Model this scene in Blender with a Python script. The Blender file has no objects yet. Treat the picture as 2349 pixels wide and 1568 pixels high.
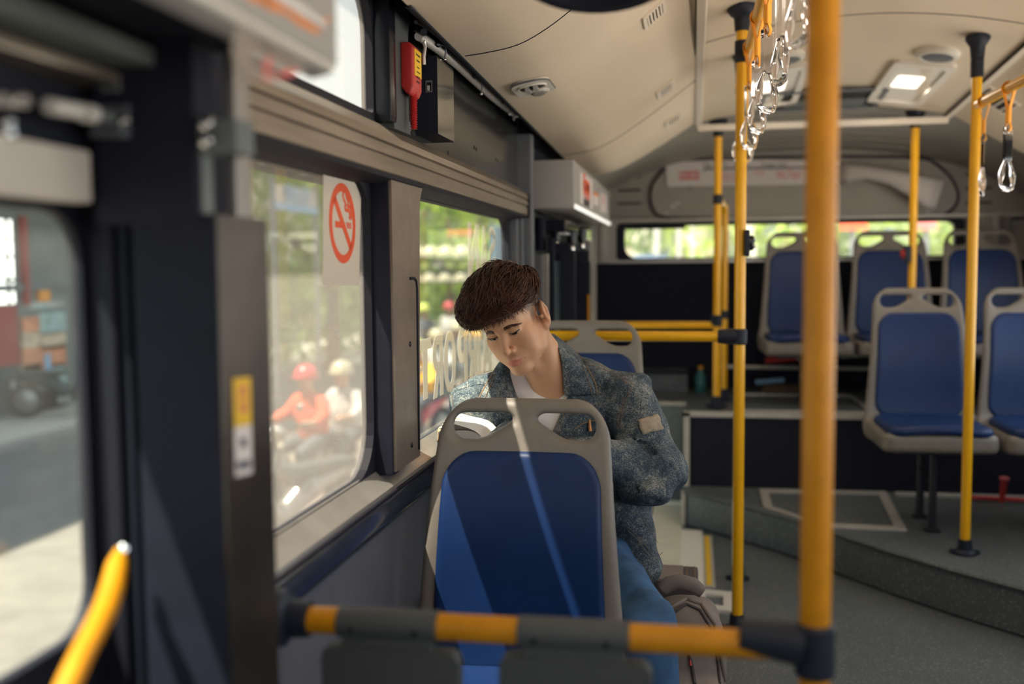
import bpy, bmesh, math, random
import numpy as np
from mathutils import Vector, Matrix
from mathutils.bvhtree import BVHTree
random.seed(7); RNG = np.random.default_rng(11)
SC = bpy.context.scene; COL = SC.collection
# ---------------------------------------------------------------- camera
F, CX, CY, CAM_Z = 2284.0, 1174.5, 784.0, 1.3
def _basis(vx, vy, roll):
    y = np.array([vx-CX, -(vy-CY), F]); y /= np.linalg.norm(y)
    up = np.array([-math.sin(roll), math.cos(roll), 0.0])
    z = up-y*np.dot(up, y); z /= np.linalg.norm(z)
    return np.array([-np.cross(y, z), y, z])
CM = _basis(1590, 610, -0.005)            # rows: bus axes (across, along, up) seen in camera axes
def at(px, py, X=None, Y=None, Z=None):
    """the point of the plane X=, Y= or Z= that the photograph shows at a pixel"""
    d = CM @ np.array([px-CX, -(py-CY), F])
    t = X/d[0] if X is not None else Y/d[1] if Y is not None else (Z-CAM_Z)/d[2]
    return Vector((d[0]*t, d[1]*t, d[2]*t+CAM_Z))
cam_data = bpy.data.cameras.new('camera'); cam = bpy.data.objects.new('camera', cam_data); COL.objects.link(cam)
cam_data.sensor_width = 36.0; cam_data.lens = F/2349*36.0; cam_data.clip_start = 0.05; cam_data.clip_end = 400
r_, u_, f_ = CM[:, 0], CM[:, 1], CM[:, 2]
cam.matrix_world = Matrix(((r_[0], u_[0], -f_[0], 0), (r_[1], u_[1], -f_[1], 0), (r_[2], u_[2], -f_[2], CAM_Z), (0, 0, 0, 1)))
cam_data.dof.use_dof = True; cam_data.dof.focus_distance = 2.42; cam_data.dof.aperture_fstop = 1.6
SC.camera = cam
# ---------------------------------------------------------------- light
SUN_DIR = Vector((0.36, 0.30, -1.0))
W = bpy.data.worlds.new('world'); SC.world = W; W.use_nodes = True
bg = W.node_tree.nodes['Background']; bg.inputs[0].default_value = (0.84, 0.93, 1.0, 1); bg.inputs[1].default_value = 1.7
sl = bpy.data.lights.new('sun', 'SUN'); sl.energy = 20.0; sl.angle = 0.009; sl.color = (1.0, 0.92, 0.80)
so = bpy.data.objects.new('sun', sl); COL.objects.link(so); so.rotation_mode = 'QUATERNION'
so.rotation_quaternion = SUN_DIR.to_track_quat('-Z', 'Y')
SC.view_settings.view_transform = 'Standard'; SC.view_settings.look = 'None'; SC.view_settings.gamma = 1.0
SC.view_settings.use_curve_mapping = False; SC.view_settings.exposure = 0.5
cy = SC.cycles
cy.use_denoising = True; cy.max_bounces = 7; cy.diffuse_bounces = 4; cy.glossy_bounces = 4; cy.transmission_bounces = 7
cy.transparent_max_bounces = 16; cy.caustics_reflective = False; cy.caustics_refractive = False; cy.sample_clamp_indirect = 6.0
# ---------------------------------------------------------------- materials
def new_mat(name):
    m = bpy.data.materials.new(name); m.use_nodes = True; nt = m.node_tree
    return m, nt, nt.nodes, nt.links, nt.nodes['Principled BSDF']
def bump_to(nt, height, b, strength=0.3, dist=0.002):
    n = nt.nodes.new('ShaderNodeBump'); n.inputs['Strength'].default_value = strength; n.inputs['Distance'].default_value = dist
    nt.links.new(height, n.inputs['Height']); nt.links.new(n.outputs[0], b.inputs['Normal'])
def coords(nt, kind='Object', scale=None):
    tc = nt.nodes.new('ShaderNodeTexCoord'); o = tc.outputs[kind]
    if scale is not None:
        mp = nt.nodes.new('ShaderNodeMapping'); mp.inputs['Scale'].default_value = scale
        nt.links.new(o, mp.inputs[0]); o = mp.outputs[0]
    return o
def noise(nt, co, scale, detail=2.0, rough=0.5):
    n = nt.nodes.new('ShaderNodeTexNoise'); n.inputs['Scale'].default_value = scale
    n.inputs['Detail'].default_value = detail; n.inputs['Roughness'].default_value = rough
    nt.links.new(co, n.inputs['Vector']); return n.outputs['Fac']
def ramp(nt, fac, stops):
    n = nt.nodes.new('ShaderNodeValToRGB'); cr = n.color_ramp
    while len(cr.elements) < len(stops): cr.elements.new(0.5)
    for e, (p, c) in zip(cr.elements, stops): e.position = p; e.color = (*c, 1)
    nt.links.new(fac, n.inputs[0]); return n.outputs[0]
def mat(name, col, rough=0.5, metal=0.0, var=0.0, vscale=20.0, bump=0.0, bscale=200.0, bdist=0.001, spec=None, stretch=None, coat=0.0, emit=0.0):
    m, nt, N, L, b = new_mat(name)
    b.inputs['Base Color'].default_value = (*col, 1); b.inputs['Roughness'].default_value = rough; b.inputs['Metallic'].default_value = metal
    if spec is not None: b.inputs['Specular IOR Level'].default_value = spec
    if coat: b.inputs['Coat Weight'].default_value = coat; b.inputs['Coat Roughness'].default_value = 0.08
    if emit: b.inputs['Emission Color'].default_value = (*col, 1); b.inputs['Emission Strength'].default_value = emit
    if var or bump: co = coords(nt, 'Object', stretch)
    if var:
        f = noise(nt, co, vscale, 4, 0.6)
        L.new(ramp(nt, f, [(0.3, tuple(max(0, c*(1-var)) for c in col)), (0.7, tuple(min(1, c*(1+var)) for c in col))]), b.inputs['Base Color'])
    if bump: bump_to(nt, noise(nt, co, bscale, 2), b, bump, bdist)
    return m
def clear_mat(name, tint=(0.9, 0.92, 0.92), refl=0.08, rough=0.02, haze=0.0, haze_col=(0.8, 0.78, 0.72), dots=0.0, ior=1.5):
    """window pane: see-through, mirror-like at grazing angles; haze adds a sun-catching film, dots its print"""
    m = bpy.data.materials.new(name); m.use_nodes = True; nt = m.node_tree; N, L = nt.nodes, nt.links
    for n in list(N):
        if n.type != 'OUTPUT_MATERIAL': N.remove(n)
    out = next(n for n in N if n.type == 'OUTPUT_MATERIAL')
    tr = N.new('ShaderNodeBsdfTransparent'); tr.inputs[0].default_value = (*tint, 1); sh = tr.outputs[0]
    if haze:
        ad = N.new('ShaderNodeMixShader'); ad.inputs[0].default_value = 0.6
        df = N.new('ShaderNodeBsdfDiffuse'); df.inputs[0].default_value = (*haze_col, 1)
        tl = N.new('ShaderNodeBsdfTranslucent'); tl.inputs[0].default_value = (*haze_col, 1)
        L.new(df.outputs[0], ad.inputs[1]); L.new(tl.outputs[0], ad.inputs[2])
        mx = N.new('ShaderNodeMixShader'); mx.inputs[0].default_value = haze
        co = coords(nt, 'Object')
        if dots:
            v = N.new('ShaderNodeTexVoronoi'); v.inputs['Scale'].default_value = dots; v.inputs['Randomness'].default_value = 0.0
            L.new(co, v.inputs['Vector'])
            mr = N.new('ShaderNodeMapRange'); mr.inputs[1].default_value = 0.25; mr.inputs[2].default_value = 0.5
            mr.inputs[3].default_value = haze*1.25; mr.inputs[4].default_value = haze*0.72
            L.new(v.outputs['Distance'], mr.inputs[0]); L.new(mr.outputs[0], mx.inputs[0])
        else:
            f = noise(nt, co, 9, 5, 0.65)
            mr = N.new('ShaderNodeMapRange'); mr.inputs[1].default_value = 0.35; mr.inputs[2].default_value = 0.75
            mr.inputs[3].default_value = haze*0.5; mr.inputs[4].default_value = haze*1.6
            L.new(f, mr.inputs[0]); L.new(mr.outputs[0], mx.inputs[0])
        L.new(sh, mx.inputs[1]); L.new(ad.outputs[0], mx.inputs[2]); sh = mx.outputs[0]
    gl = N.new('ShaderNodeBsdfGlossy'); gl.inputs['Roughness'].default_value = rough
    lw = N.new('ShaderNodeLayerWeight'); lw.inputs['Blend'].default_value = 0.5
    pw = N.new('ShaderNodeMath'); pw.operation = 'POWER'; pw.inputs[1].default_value = 5.0; L.new(lw.outputs['Facing'], pw.inputs[0])
    fr = N.new('ShaderNodeMath'); fr.operation = 'MULTIPLY_ADD'; fr.inputs[1].default_value = 0.75; fr.inputs[2].default_value = refl*0.5; L.new(pw.outputs[0], fr.inputs[0])
    m2 = N.new('ShaderNodeMixShader'); L.new(fr.outputs[0], m2.inputs[0]); L.new(sh, m2.inputs[1]); L.new(gl.outputs[0], m2.inputs[2])
    L.new(m2.outputs[0], out.inputs[0]); return m
def trans_mat(name, col, f=0.5):
    m, nt, N, L, b = new_mat(name); b.inputs['Base Color'].default_value = (*col, 1); b.inputs['Roughness'].default_value = 0.6
    tl = N.new('ShaderNodeBsdfTranslucent'); tl.inputs[0].default_value = (*col, 1); ms = N.new('ShaderNodeMixShader'); ms.inputs[0].default_value = f
    out = next(n for n in N if n.type == 'OUTPUT_MATERIAL'); L.new(b.outputs[0], ms.inputs[1]); L.new(tl.outputs[0], ms.inputs[2]); L.new(ms.outputs[0], out.inputs[0]); return m
MT = {}
def defmats():
    g = MT
    g['black'] = mat('black_plastic', (0.017, 0.019, 0.031), 0.7, spec=0.15, var=0.15, vscale=8, bump=0.1, bscale=500)
    g['black_gloss'] = mat('black_gloss', (0.012, 0.014, 0.02), 0.2, spec=0.35)
    g['rubber'] = mat('rubber', (0.014, 0.014, 0.022), 0.65, spec=0.25)
    g['dark_panel'] = mat('dark_panel', (0.020, 0.023, 0.035), 0.65, spec=0.2, var=0.12, vscale=5)
    g['rear_cloth'] = mat('rear_cloth', (0.017, 0.018, 0.030), 0.85, spec=0.2, bump=0.15, bscale=900)
    g['shiny_panel'] = mat('shiny_panel', (0.10, 0.105, 0.105), 0.16, 0.65, var=0.15, vscale=4)
    g['steel_mirror'] = mat('steel_mirror', (0.36, 0.35, 0.32), 0.12, 0.9, var=0.1, vscale=6)
    g['chrome'] = mat('chrome', (0.75, 0.74, 0.72), 0.12, 1.0)
    g['silver'] = mat('silver_tube', (0.80, 0.79, 0.78), 0.25, 0.35)
    g['rail_metal'] = mat('rail_metal', (0.30, 0.25, 0.20), 0.34, 0.55, var=0.25, vscale=7, stretch=(1, .35, 6))
    g['post_metal'] = mat('post_metal', (0.13, 0.11, 0.095), 0.28, 0.85, var=0.3, vscale=5, stretch=(1, 1, 1.5))
    g['sill'] = mat('sill_metal', (0.33, 0.31, 0.29), 0.35, 0.4, var=0.12, vscale=9)
    g['mould'] = mat('moulding', (0.075, 0.09, 0.13), 0.15, 0.6, var=0.2, vscale=10)
    g['grey_wall'] = mat('grey_wall', (0.13, 0.13, 0.15), 0.5, var=0.08, vscale=5, bump=0.08, bscale=700)
    g['grey_trim'] = mat('grey_trim', (0.13, 0.14, 0.16), 0.5, var=0.08, vscale=9)
    g['leather'] = mat('brown_cover', (0.20, 0.155, 0.125), 0.42, bump=0.5, bscale=420, bdist=0.0006, var=0.12, vscale=30)
    g['box_grey'] = mat('box_grey', (0.36, 0.35, 0.34), 0.5, var=0.06, vscale=6)
    g['rear_grey'] = mat('rear_grey', (0.34, 0.315, 0.28), 0.55, var=0.07, vscale=4)
    g['rear_hatch'] = mat('rear_hatch', (0.37, 0.34, 0.30), 0.5, var=0.05, vscale=4)
    g['lining_trim'] = mat('lining_trim', (0.80, 0.72, 0.62), 0.4)
    g['yellow'] = mat('yellow_paint', (0.86, 0.43, 0.004), 0.30, var=0.05, vscale=12, coat=0.15)
    g['yellow_deep'] = mat('deep_yellow', (0.62, 0.25, 0.006), 0.38, var=0.12, vscale=20, spec=0.35)  # darker, more orange yellow for the near pole, guard rail and handle
    g['clamp'] = mat('clamp_black', (0.015, 0.019, 0.032), 0.5, spec=0.3)
    g['pad_grey'] = mat('pad_grey', (0.068, 0.073, 0.074), 0.6, bump=0.2, bscale=600)
    g['seat_grey'] = mat('seat_shell', (0.215, 0.19, 0.165), 0.42, bump=0.35, bscale=900, bdist=0.0005, var=0.06, vscale=30)
    g['seat_blue'] = mat('seat_vinyl', (0.007, 0.029, 0.115), 0.42, spec=0.35, bump=0.22, bscale=520, bdist=0.0005, var=0.1, vscale=6)
    g['leg_black'] = mat('leg_black', (0.014, 0.016, 0.024), 0.35)
    g['cream'] = mat('cream_floor', (0.70, 0.66, 0.52), 0.5, var=0.07, vscale=7)
    g['sunlit_floor'] = mat('sunlit_floor', (0.82, 0.78, 0.70), 0.45)
    g['alu'] = mat('alu_trim', (0.56, 0.53, 0.48), 0.4, 0.3, var=0.08, vscale=20)
    g['white_plastic'] = mat('white_plastic', (0.72, 0.68, 0.62), 0.35)
    g['white_panel'] = mat('white_panel', (0.66, 0.60, 0.53), 0.5, var=0.1, vscale=6)
    g['red'] = mat('red_plastic', (0.50, 0.030, 0.030), 0.32, bump=0.06, bscale=60)
    g['label_yellow'] = mat('label_yellow', (0.85, 0.52, 0.02), 0.45)
    g['ink'] = mat('ink', (0.03, 0.03, 0.035), 0.6)
    g['red_print'] = mat('red_print', (0.85, 0.10, 0.025), 0.5)
    g['pink_print'] = mat('pink_print', (0.70, 0.16, 0.15), 0.6)
    g['orange_print'] = mat('orange_print', (0.85, 0.28, 0.06), 0.5)
    g['paper'] = mat('paper', (0.74, 0.68, 0.66), 0.7)
    g['white_letter'] = trans_mat('white_letter', (0.85, 0.80, 0.72), 0.55)
    g['orange_strap'] = mat('orange_webbing', (0.88, 0.36, 0.03), 0.6, bump=0.3, bscale=1500)
    g['lens'] = mat('lamp_lens', (0.62, 0.58, 0.52), 0.25)
    g['lens_glint'] = mat('lens_glint', (1.0, 0.93, 0.82), 0.4, emit=1.0)
    g['hole_shade'] = mat('hole_shade', (0.012, 0.012, 0.014), 0.8)  # near-black plates stand in for the shade inside openings
    g['jeans'] = mat('jeans', (0.032, 0.095, 0.21), 0.85, var=0.3, vscale=16, bump=0.5, bscale=900, bdist=0.0006)
    g['thread'] = mat('thread', (0.24, 0.15, 0.085), 0.8)
    g['tshirt'] = mat('tshirt', (0.80, 0.76, 0.75), 0.9, bump=0.25, bscale=1100, bdist=0.0005)
    g['bag'] = mat('bag_cloth', (0.19, 0.155, 0.135), 0.75, var=0.15, vscale=12, bump=0.4, bscale=900, bdist=0.0006)
    g['bag_dark'] = mat('bag_dark', (0.06, 0.05, 0.05), 0.7, bump=0.3, bscale=900)
    g['page'] = mat('page', (0.86, 0.83, 0.80), 0.8)
    g['page_photo'] = mat('page_photo', (0.12, 0.125, 0.15), 0.5, var=0.5, vscale=25)
    g['cover'] = mat('book_cover', (0.62, 0.60, 0.66), 0.5)
    m, nt, N, L, b = new_mat('hand_clear')
    b.inputs['Base Color'].default_value = (0.93, 0.90, 0.93, 1); b.inputs['Transmission Weight'].default_value = 1.0
    b.inputs['Roughness'].default_value = 0.04; b.inputs['IOR'].default_value = 1.46; g['clear_plastic'] = m
    # ceiling lining: fine ribs along the bus
    m, nt, N, L, b = new_mat('ceiling_lining'); b.inputs['Roughness'].default_value = 0.6
    co = coords(nt); f = noise(nt, co, 2.2, 4, 0.6)
    L.new(ramp(nt, f, [(0.3, (0.74, 0.625, 0.485)), (0.7, (0.80, 0.68, 0.535))]), b.inputs['Base Color'])
    w = N.new('ShaderNodeTexWave'); w.bands_direction = 'X'; w.inputs['Scale'].default_value = 105; w.inputs['Distortion'].default_value = 0.0
    L.new(co, w.inputs['Vector']); bump_to(nt, w.outputs['Fac'], b, 0.16, 0.0006); g['lining'] = m
    # speckled vinyl floor
    m, nt, N, L, b = new_mat('floor_vinyl'); b.inputs['Roughness'].default_value = 0.5
    co = coords(nt); v = N.new('ShaderNodeTexVoronoi'); v.inputs['Scale'].default_value = 240; L.new(co, v.inputs['Vector'])
    spk = ramp(nt, v.outputs['Color'], [(0.0, (0.085, 0.100, 0.108)), (0.78, (0.105, 0.122, 0.130)), (0.86, (0.30, 0.29, 0.27)), (1.0, (0.17, 0.21, 0.22))])
    mx = N.new('ShaderNodeMixRGB'); mx.blend_type = 'MULTIPLY'; mx.inputs[0].default_value = 0.6
    L.new(spk, mx.inputs[1]); L.new(ramp(nt, noise(nt, co, 3, 5, 0.65), [(0.3, (0.7, 0.7, 0.72)), (0.7, (1, 1, 1))]), mx.inputs[2])
    L.new(mx.outputs[0], b.inputs['Base Color']); bump_to(nt, v.outputs['Distance'], b, 0.15, 0.001); g['floor'] = m
    # acid-washed denim
    m, nt, N, L, b = new_mat('denim'); b.inputs['Roughness'].default_value = 0.85
    co = coords(nt); f1 = noise(nt, co, 14, 3, 0.6); f2 = noise(nt, co, 330, 3, 0.75); f3 = noise(nt, co, 70, 3, 0.65)
    def mul(f, k):
        q = N.new('ShaderNodeMath'); q.operation = 'MULTIPLY'; q.inputs[1].default_value = k; L.new(f, q.inputs[0]); return q.outputs[0]
    def add(f, h):
        q = N.new('ShaderNodeMath'); q.operation = 'ADD'; L.new(f, q.inputs[0]); L.new(h, q.inputs[1]); return q.outputs[0]
    sm_ = mul(add(add(mul(f1, .55), mul(f2, 1.15)), mul(f3, .45)), .5)
    L.new(ramp(nt, sm_, [(0.43, (0.010, 0.022, 0.040)), (0.505, (0.030, 0.052, 0.075)), (0.56, (0.082, 0.108, 0.125)), (0.64, (0.29, 0.285, 0.26))]), b.inputs['Base Color'])
    bump_to(nt, noise(nt, co, 500, 3), b, 0.6, 0.0008); g['denim'] = m
    g['denim_patch'] = mat('denim_patch', (0.33, 0.27, 0.20), 0.85, var=0.25, vscale=70, bump=0.5, bscale=600)
    g['rivet'] = mat('rivet', (0.45, 0.20, 0.08), 0.35, 0.8)
    # skin with the mesh's own colour attribute (lips, shaved sides)
    m, nt, N, L, b = new_mat('skin'); b.inputs['Roughness'].default_value = 0.48
    a = N.new('ShaderNodeAttribute'); a.attribute_name = 'tone'
    L.new(a.outputs['Color'], b.inputs['Base Color'])
    b.inputs['Subsurface Weight'].default_value = 0.18; b.inputs['Subsurface Radius'].default_value = (0.012, 0.004, 0.002); b.inputs['Subsurface Scale'].default_value = 0.5
    bump_to(nt, noise(nt, coords(nt), 700, 2), b, 0.12, 0.0004); g['skin'] = m
    g['hair'] = mat('hair', (0.080, 0.028, 0.014), 0.32, var=0.5, vscale=45, spec=0.5); g['hair_base'] = mat('hair_base', (0.022, 0.010, 0.007), 0.6)
    g['eye_white'] = mat('eye_white', (0.55, 0.50, 0.46), 0.25)
    g['iris'] = mat('iris', (0.02, 0.010, 0.006), 0.15)
    # outside
    g['asphalt'] = mat('asphalt', (0.105, 0.11, 0.112), 0.85, var=0.2, vscale=1.5, bump=0.3, bscale=60)
    g['paving'] = mat('paving', (0.15, 0.128, 0.105), 0.8, var=0.15, vscale=3)
    g['paving_pink'] = mat('paving_pink', (0.165, 0.122, 0.102), 0.8, var=0.2, vscale=6)
    g['concrete'] = mat('concrete', (0.42, 0.40, 0.37), 0.85, var=0.12, vscale=2)
    g['kerbstone'] = mat('kerbstone', (0.22, 0.21, 0.21), 0.8, var=0.1, vscale=4)
    g['shop_grey'] = mat('shop_grey', (0.16, 0.18, 0.18), 0.7, var=0.1, vscale=2)
    g['shop_dark'] = mat('shop_dark', (0.06, 0.07, 0.075), 0.6)
    g['shop_red'] = mat('shop_red', (0.30, 0.05, 0.045), 0.6, var=0.1, vscale=2)
    g['sign_white'] = mat('sign_white', (1.0, 0.95, 0.86), 0.4, emit=3.2)
    g['sign_orange'] = mat('sign_orange', (0.80, 0.30, 0.04), 0.5)
    g['sign_blue'] = mat('sign_blue', (0.22, 0.40, 0.62), 0.5)
    g['poster_teal'] = mat('poster_teal', (0.30, 0.42, 0.42), 0.6, var=0.3, vscale=4)
    g['poster_orange'] = mat('poster_orange', (0.62, 0.24, 0.13), 0.6, var=0.3, vscale=5)
    g['poster_tan'] = mat('poster_tan', (0.55, 0.42, 0.30), 0.6, var=0.35, vscale=6)
    g['facade'] = mat('facade', (0.62, 0.58, 0.50), 0.8, var=0.08, vscale=0.8)
    g['facade_tan'] = mat('facade_tan', (0.48, 0.40, 0.30), 0.8, var=0.08, vscale=0.8)
    g['window_dark'] = mat('far_window', (0.10, 0.13, 0.15), 0.2)
    g['bark'] = mat('bark', (0.14, 0.10, 0.07), 0.9, var=0.3, vscale=10)
    g['blue_tarp'] = mat('blue_tarp', (0.10, 0.28, 0.62), 0.5, var=0.2, vscale=3)
    g['helmet_white'] = mat('helmet_white', (0.38, 0.35, 0.25), 0.2)
    g['helmet_red'] = mat('helmet_red', (0.45, 0.05, 0.06), 0.2)
    g['helmet_green'] = mat('helmet_green', (0.42, 0.50, 0.10), 0.25)
    g['shirt_red'] = mat('shirt_red', (0.55, 0.075, 0.03), 0.8)
    g['shirt_white'] = mat('shirt_white', (0.45, 0.43, 0.41), 0.8)
    g['shirt_dark'] = mat('shirt_dark', (0.06, 0.07, 0.09), 0.8)
    g['shirt_yellow'] = mat('shirt_yellow', (0.80, 0.42, 0.05), 0.8)
    g['face_tan'] = mat('face_tan', (0.42, 0.24, 0.15), 0.6)
    g['bike_dark'] = mat('bike_dark', (0.03, 0.045, 0.045), 0.4)
    g['bike_silver'] = mat('bike_silver', (0.26, 0.25, 0.24), 0.25, 0.6)
    g['tyre'] = mat('tyre', (0.02, 0.02, 0.022), 0.8)
    for nm, c in (('leaf_light', (0.30, 0.40, 0.055)), ('leaf_mid', (0.12, 0.21, 0.04)), ('leaf_dark', (0.05, 0.11, 0.03))):
        m, nt, N, L, b = new_mat(nm); b.inputs['Base Color'].default_value = (*c, 1); b.inputs['Roughness'].default_value = 0.5
        tl = N.new('ShaderNodeBsdfTranslucent'); tl.inputs[0].default_value = (c[0]*1.5, c[1]*1.5, c[2], 1)
        ms = N.new('ShaderNodeMixShader'); ms.inputs[0].default_value = 0.45
        out = next(n for n in N if n.type == 'OUTPUT_MATERIAL')
        L.new(b.outputs[0], ms.inputs[1]); L.new(tl.outputs[0], ms.inputs[2]); L.new(ms.outputs[0], out.inputs[0]); g[nm] = m
    g['film'] = clear_mat('window_film', (0.77, 0.77, 0.74), haze=0.30, haze_col=(0.64, 0.59, 0.52), dots=300)
    g['glass'] = clear_mat('window_glass', (0.80, 0.82, 0.78), haze=0.03, haze_col=(0.9, 0.85, 0.78))
    g['door_glass'] = clear_mat('door_glass', (0.74, 0.78, 0.77), haze=0.03, haze_col=(0.75, 0.72, 0.66))
    g['rear_glass'] = clear_mat('rear_glass', (0.92, 0.93, 0.90), haze=0.16, haze_col=(0.9, 0.86, 0.76))  # haze mixed into the pane stands in for pale air behind
    g['sticker_back'] = clear_mat('sticker_back', (0.75, 0.72, 0.70), haze=0.62, haze_col=(0.70, 0.64, 0.60), rough=0.15)
defmats()
# ---------------------------------------------------------------- objects and meshes
def tag(o, label=None, cat=None, group=None, kind=None):
    if label: o['label'] = label
    if cat: o['category'] = cat
    if group: o['group'] = group
    if kind: o['kind'] = kind
    return o
def empty(name, loc, label=None, cat=None, group=None, rz=0.0):
    o = bpy.data.objects.new(name, None); COL.objects.link(o); o.location = loc; o.rotation_euler = (0, 0, rz); o.empty_display_size = 0.05
    return tag(o, label, cat, group)
def wloc(o):
    v = Vector((0, 0, 0))
    while o is not None: v += o.location; o = o.parent
    return v
def link(name, me, m, parent=None, loc=None, smooth=False, world=True):
    """one object from one mesh; world=True: the mesh is in bus coordinates and is moved under its parent"""
    o = bpy.data.objects.new(name, me); COL.objects.link(o)
    if m is not None:
        for mm in (m if isinstance(m, (list, tuple)) else (m,)): me.materials.append(MT[mm] if isinstance(mm, str) else mm)
    if smooth: me.polygons.foreach_set('use_smooth', np.ones(len(me.polygons), dtype=bool))
    if parent is not None:
        o.parent = parent
        if world: me.transform(Matrix.Translation(-wloc(parent)))
    if loc is not None: o.location = loc
    return o
class MB:
    """collects shapes into one mesh"""
    def __init__(s): s.v = []; s.f = []; s.mi = []; s.cur = 0
    def add(s, vs, fs):
        k = len(s.v); s.v += [tuple(v) for v in vs]; s.f += [tuple(i+k for i in f) for f in fs]; s.mi += [s.cur]*len(fs); return s
    def box(s, lo, hi, c=0.0):
        bm = bmesh.new(); bmesh.ops.create_cube(bm, size=1.0)
        lo, hi = Vector(lo), Vector(hi); d = hi-lo
        for v in bm.verts: v.co = Vector((lo.x+(v.co.x+.5)*d.x, lo.y+(v.co.y+.5)*d.y, lo.z+(v.co.z+.5)*d.z))
        if c: bmesh.ops.bevel(bm, geom=bm.edges[:], offset=min(c, .45*min(abs(x) for x in d)), segments=2, profile=0.7, affect='EDGES')
        return s.bm(bm)
    def bm(s, bm, M=None):
        bm.verts.ensure_lookup_table(); bm.verts.index_update()
        s.add([(M @ v.co if M else v.co) for v in bm.verts], [[v.index for v in f.verts] for f in bm.faces]); bm.free(); return s
    def obox(s, c, d, M=None, bev=0.0):
        bm = bmesh.new(); bmesh.ops.create_cube(bm, size=1.0)
        for v in bm.verts: v.co = Vector((v.co.x*d[0], v.co.y*d[1], v.co.z*d[2]))
        if bev: bmesh.ops.bevel(bm, geom=bm.edges[:], offset=bev, segments=2, profile=0.7, affect='EDGES')
        T = Matrix.Translation(c) @ (M.to_4x4() if M is not None else Matrix.Identity(4)); return s.bm(bm, T)
    def tube(s, pts, r, n=12, cap=True, flat=1.0, up=None):
        pts = [Vector(p) for p in pts]; rs = r if isinstance(r, (list, tuple)) else [r]*len(pts); k = len(s.v); vs = []; fs = []
        t0 = (pts[1]-pts[0]).normalized()
        a = Vector(up) if up is not None else (Vector((0, 0, 1)) if abs(t0.z) < .9 else Vector((1, 0, 0)))
        for i, p in enumerate(pts):
            t = ((pts[min(i+1, len(pts)-1)]-pts[max(i-1, 0)])).normalized()
            u = (a-t*a.dot(t)).normalized(); w = t.cross(u); a = u
            for j in range(n):
                th = 2*math.pi*j/n; vs.append(p+(u*math.cos(th)*flat+w*math.sin(th))*rs[i])
        for i in range(len(pts)-1):
            for j in range(n):
                q = (j+1) % n; fs.append((i*n+j, i*n+q, (i+1)*n+q, (i+1)*n+j))
        if cap: fs.append(tuple(range(n-1, -1, -1))); fs.append(tuple((len(pts)-1)*n+j for j in range(n)))
        return s.add(vs, fs)
    def lathe(s, prof, c, axis=(0, 0, 1), n=24, cap=True):
        """prof: (radius, height) along axis from point c"""
        q = Vector((0, 0, 1)).rotation_difference(Vector(axis)); vs = []; fs = []; c = Vector(c); k = len(prof)
        for r, h in prof:
            for j in range(n): vs.append(c+q @ Vector((r*math.cos(2*math.pi*j/n), r*math.sin(2*math.pi*j/n), h)))
        for i in range(k-1):
            for j in range(n): fs.append((i*n+j, i*n+(j+1) % n, (i+1)*n+(j+1) % n, (i+1)*n+j))
        if cap: fs.append(tuple(range(n-1, -1, -1))); fs.append(tuple((k-1)*n+j for j in range(n)))
        return s.add(vs, fs)
    def ball(s, c, r, n=12, sc=(1, 1, 1)):
        bm = bmesh.new(); bmesh.ops.create_uvsphere(bm, u_segments=n*2, v_segments=n, radius=1.0)
        return s.bm(bm, Matrix.Translation(c) @ Matrix.Diagonal((r*sc[0], r*sc[1], r*sc[2], 1)))
    def prism(s, poly, fn, d0, d1):
        """extrude the 2-D outline poly: fn(a, b, depth) -> point"""
        n = len(poly); vs = [fn(a, b, d0) for a, b in poly]+[fn(a, b, d1) for a, b in poly]
        return s.add(vs, [tuple(range(n-1, -1, -1)), tuple(range(n, 2*n))]+[(i, (i+1) % n, n+(i+1) % n, n+i) for i in range(n)])
    def ring(s, outer, inner, fn, d0, d1):
        """plate with a hole; both outlines have the same number of points"""
        n = len(outer); vs = [fn(a, b, d) for d in (d0, d1) for L in (outer, inner) for a, b in L]; fs = []
        for i in range(n):
            j = (i+1) % n
            fs += [(i, n+i, n+j, j), (2*n+i, 2*n+j, 3*n+j, 3*n+i), (i, j, 2*n+j, 2*n+i), (n+i, 3*n+i, 3*n+j, n+j)]
        return s.add(vs, fs)
    def loft(s, rows, closed=False):
        n = len(rows[0]); vs = [p for r in rows for p in r]; fs = []
        for i in range(len(rows)-1):
            for j in range(n if closed else n-1): q = (j+1) % n; fs.append((i*n+j, i*n+q, (i+1)*n+q, (i+1)*n+j))
        return s.add(vs, fs)
    def mesh(s, name, norm=True):
        me = bpy.data.meshes.new(name); me.from_pydata([tuple(v) for v in s.v], [], s.f)
        if any(s.mi): me.polygons.foreach_set('material_index', s.mi)
        if norm:
            bm = bmesh.new(); bm.from_mesh(me); bmesh.ops.recalc_face_normals(bm, faces=bm.faces[:]); bm.to_mesh(me); bm.free()
        me.update(); return me
    def make(s, name, m, parent=None, smooth=False, **k):
        o = link(name, s.mesh(name), m, parent, smooth=False, **k)
        if smooth:
            me = o.data; me.polygons.foreach_set('use_smooth', np.ones(len(me.polygons), dtype=bool)); me.set_sharp_from_angle(angle=math.radians(40))
        return o
def rrect(a0, b0, a1, b1, r, n=6, rs=None):
    """rounded rectangle outline, corners in order (a1,b1) (a0,b1) (a0,b0) (a1,b0)"""
    rs = rs or (r, r, r, r); out = []
    for (ca, cb, t0, q) in ((a1, b1, 0, 0), (a0, b1, 90, 1), (a0, b0, 180, 2), (a1, b0, 270, 3)):
        rr = max(rs[q], 1e-4); sa = -1 if q in (0, 3) else 1; sb = -1 if q in (0, 1) else 1
        for i in range(n+1):
            t = math.radians(t0+90*i/n); out.append((ca+sa*rr+rr*math.cos(t), cb+sb*rr+rr*math.sin(t)))
    return out
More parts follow.
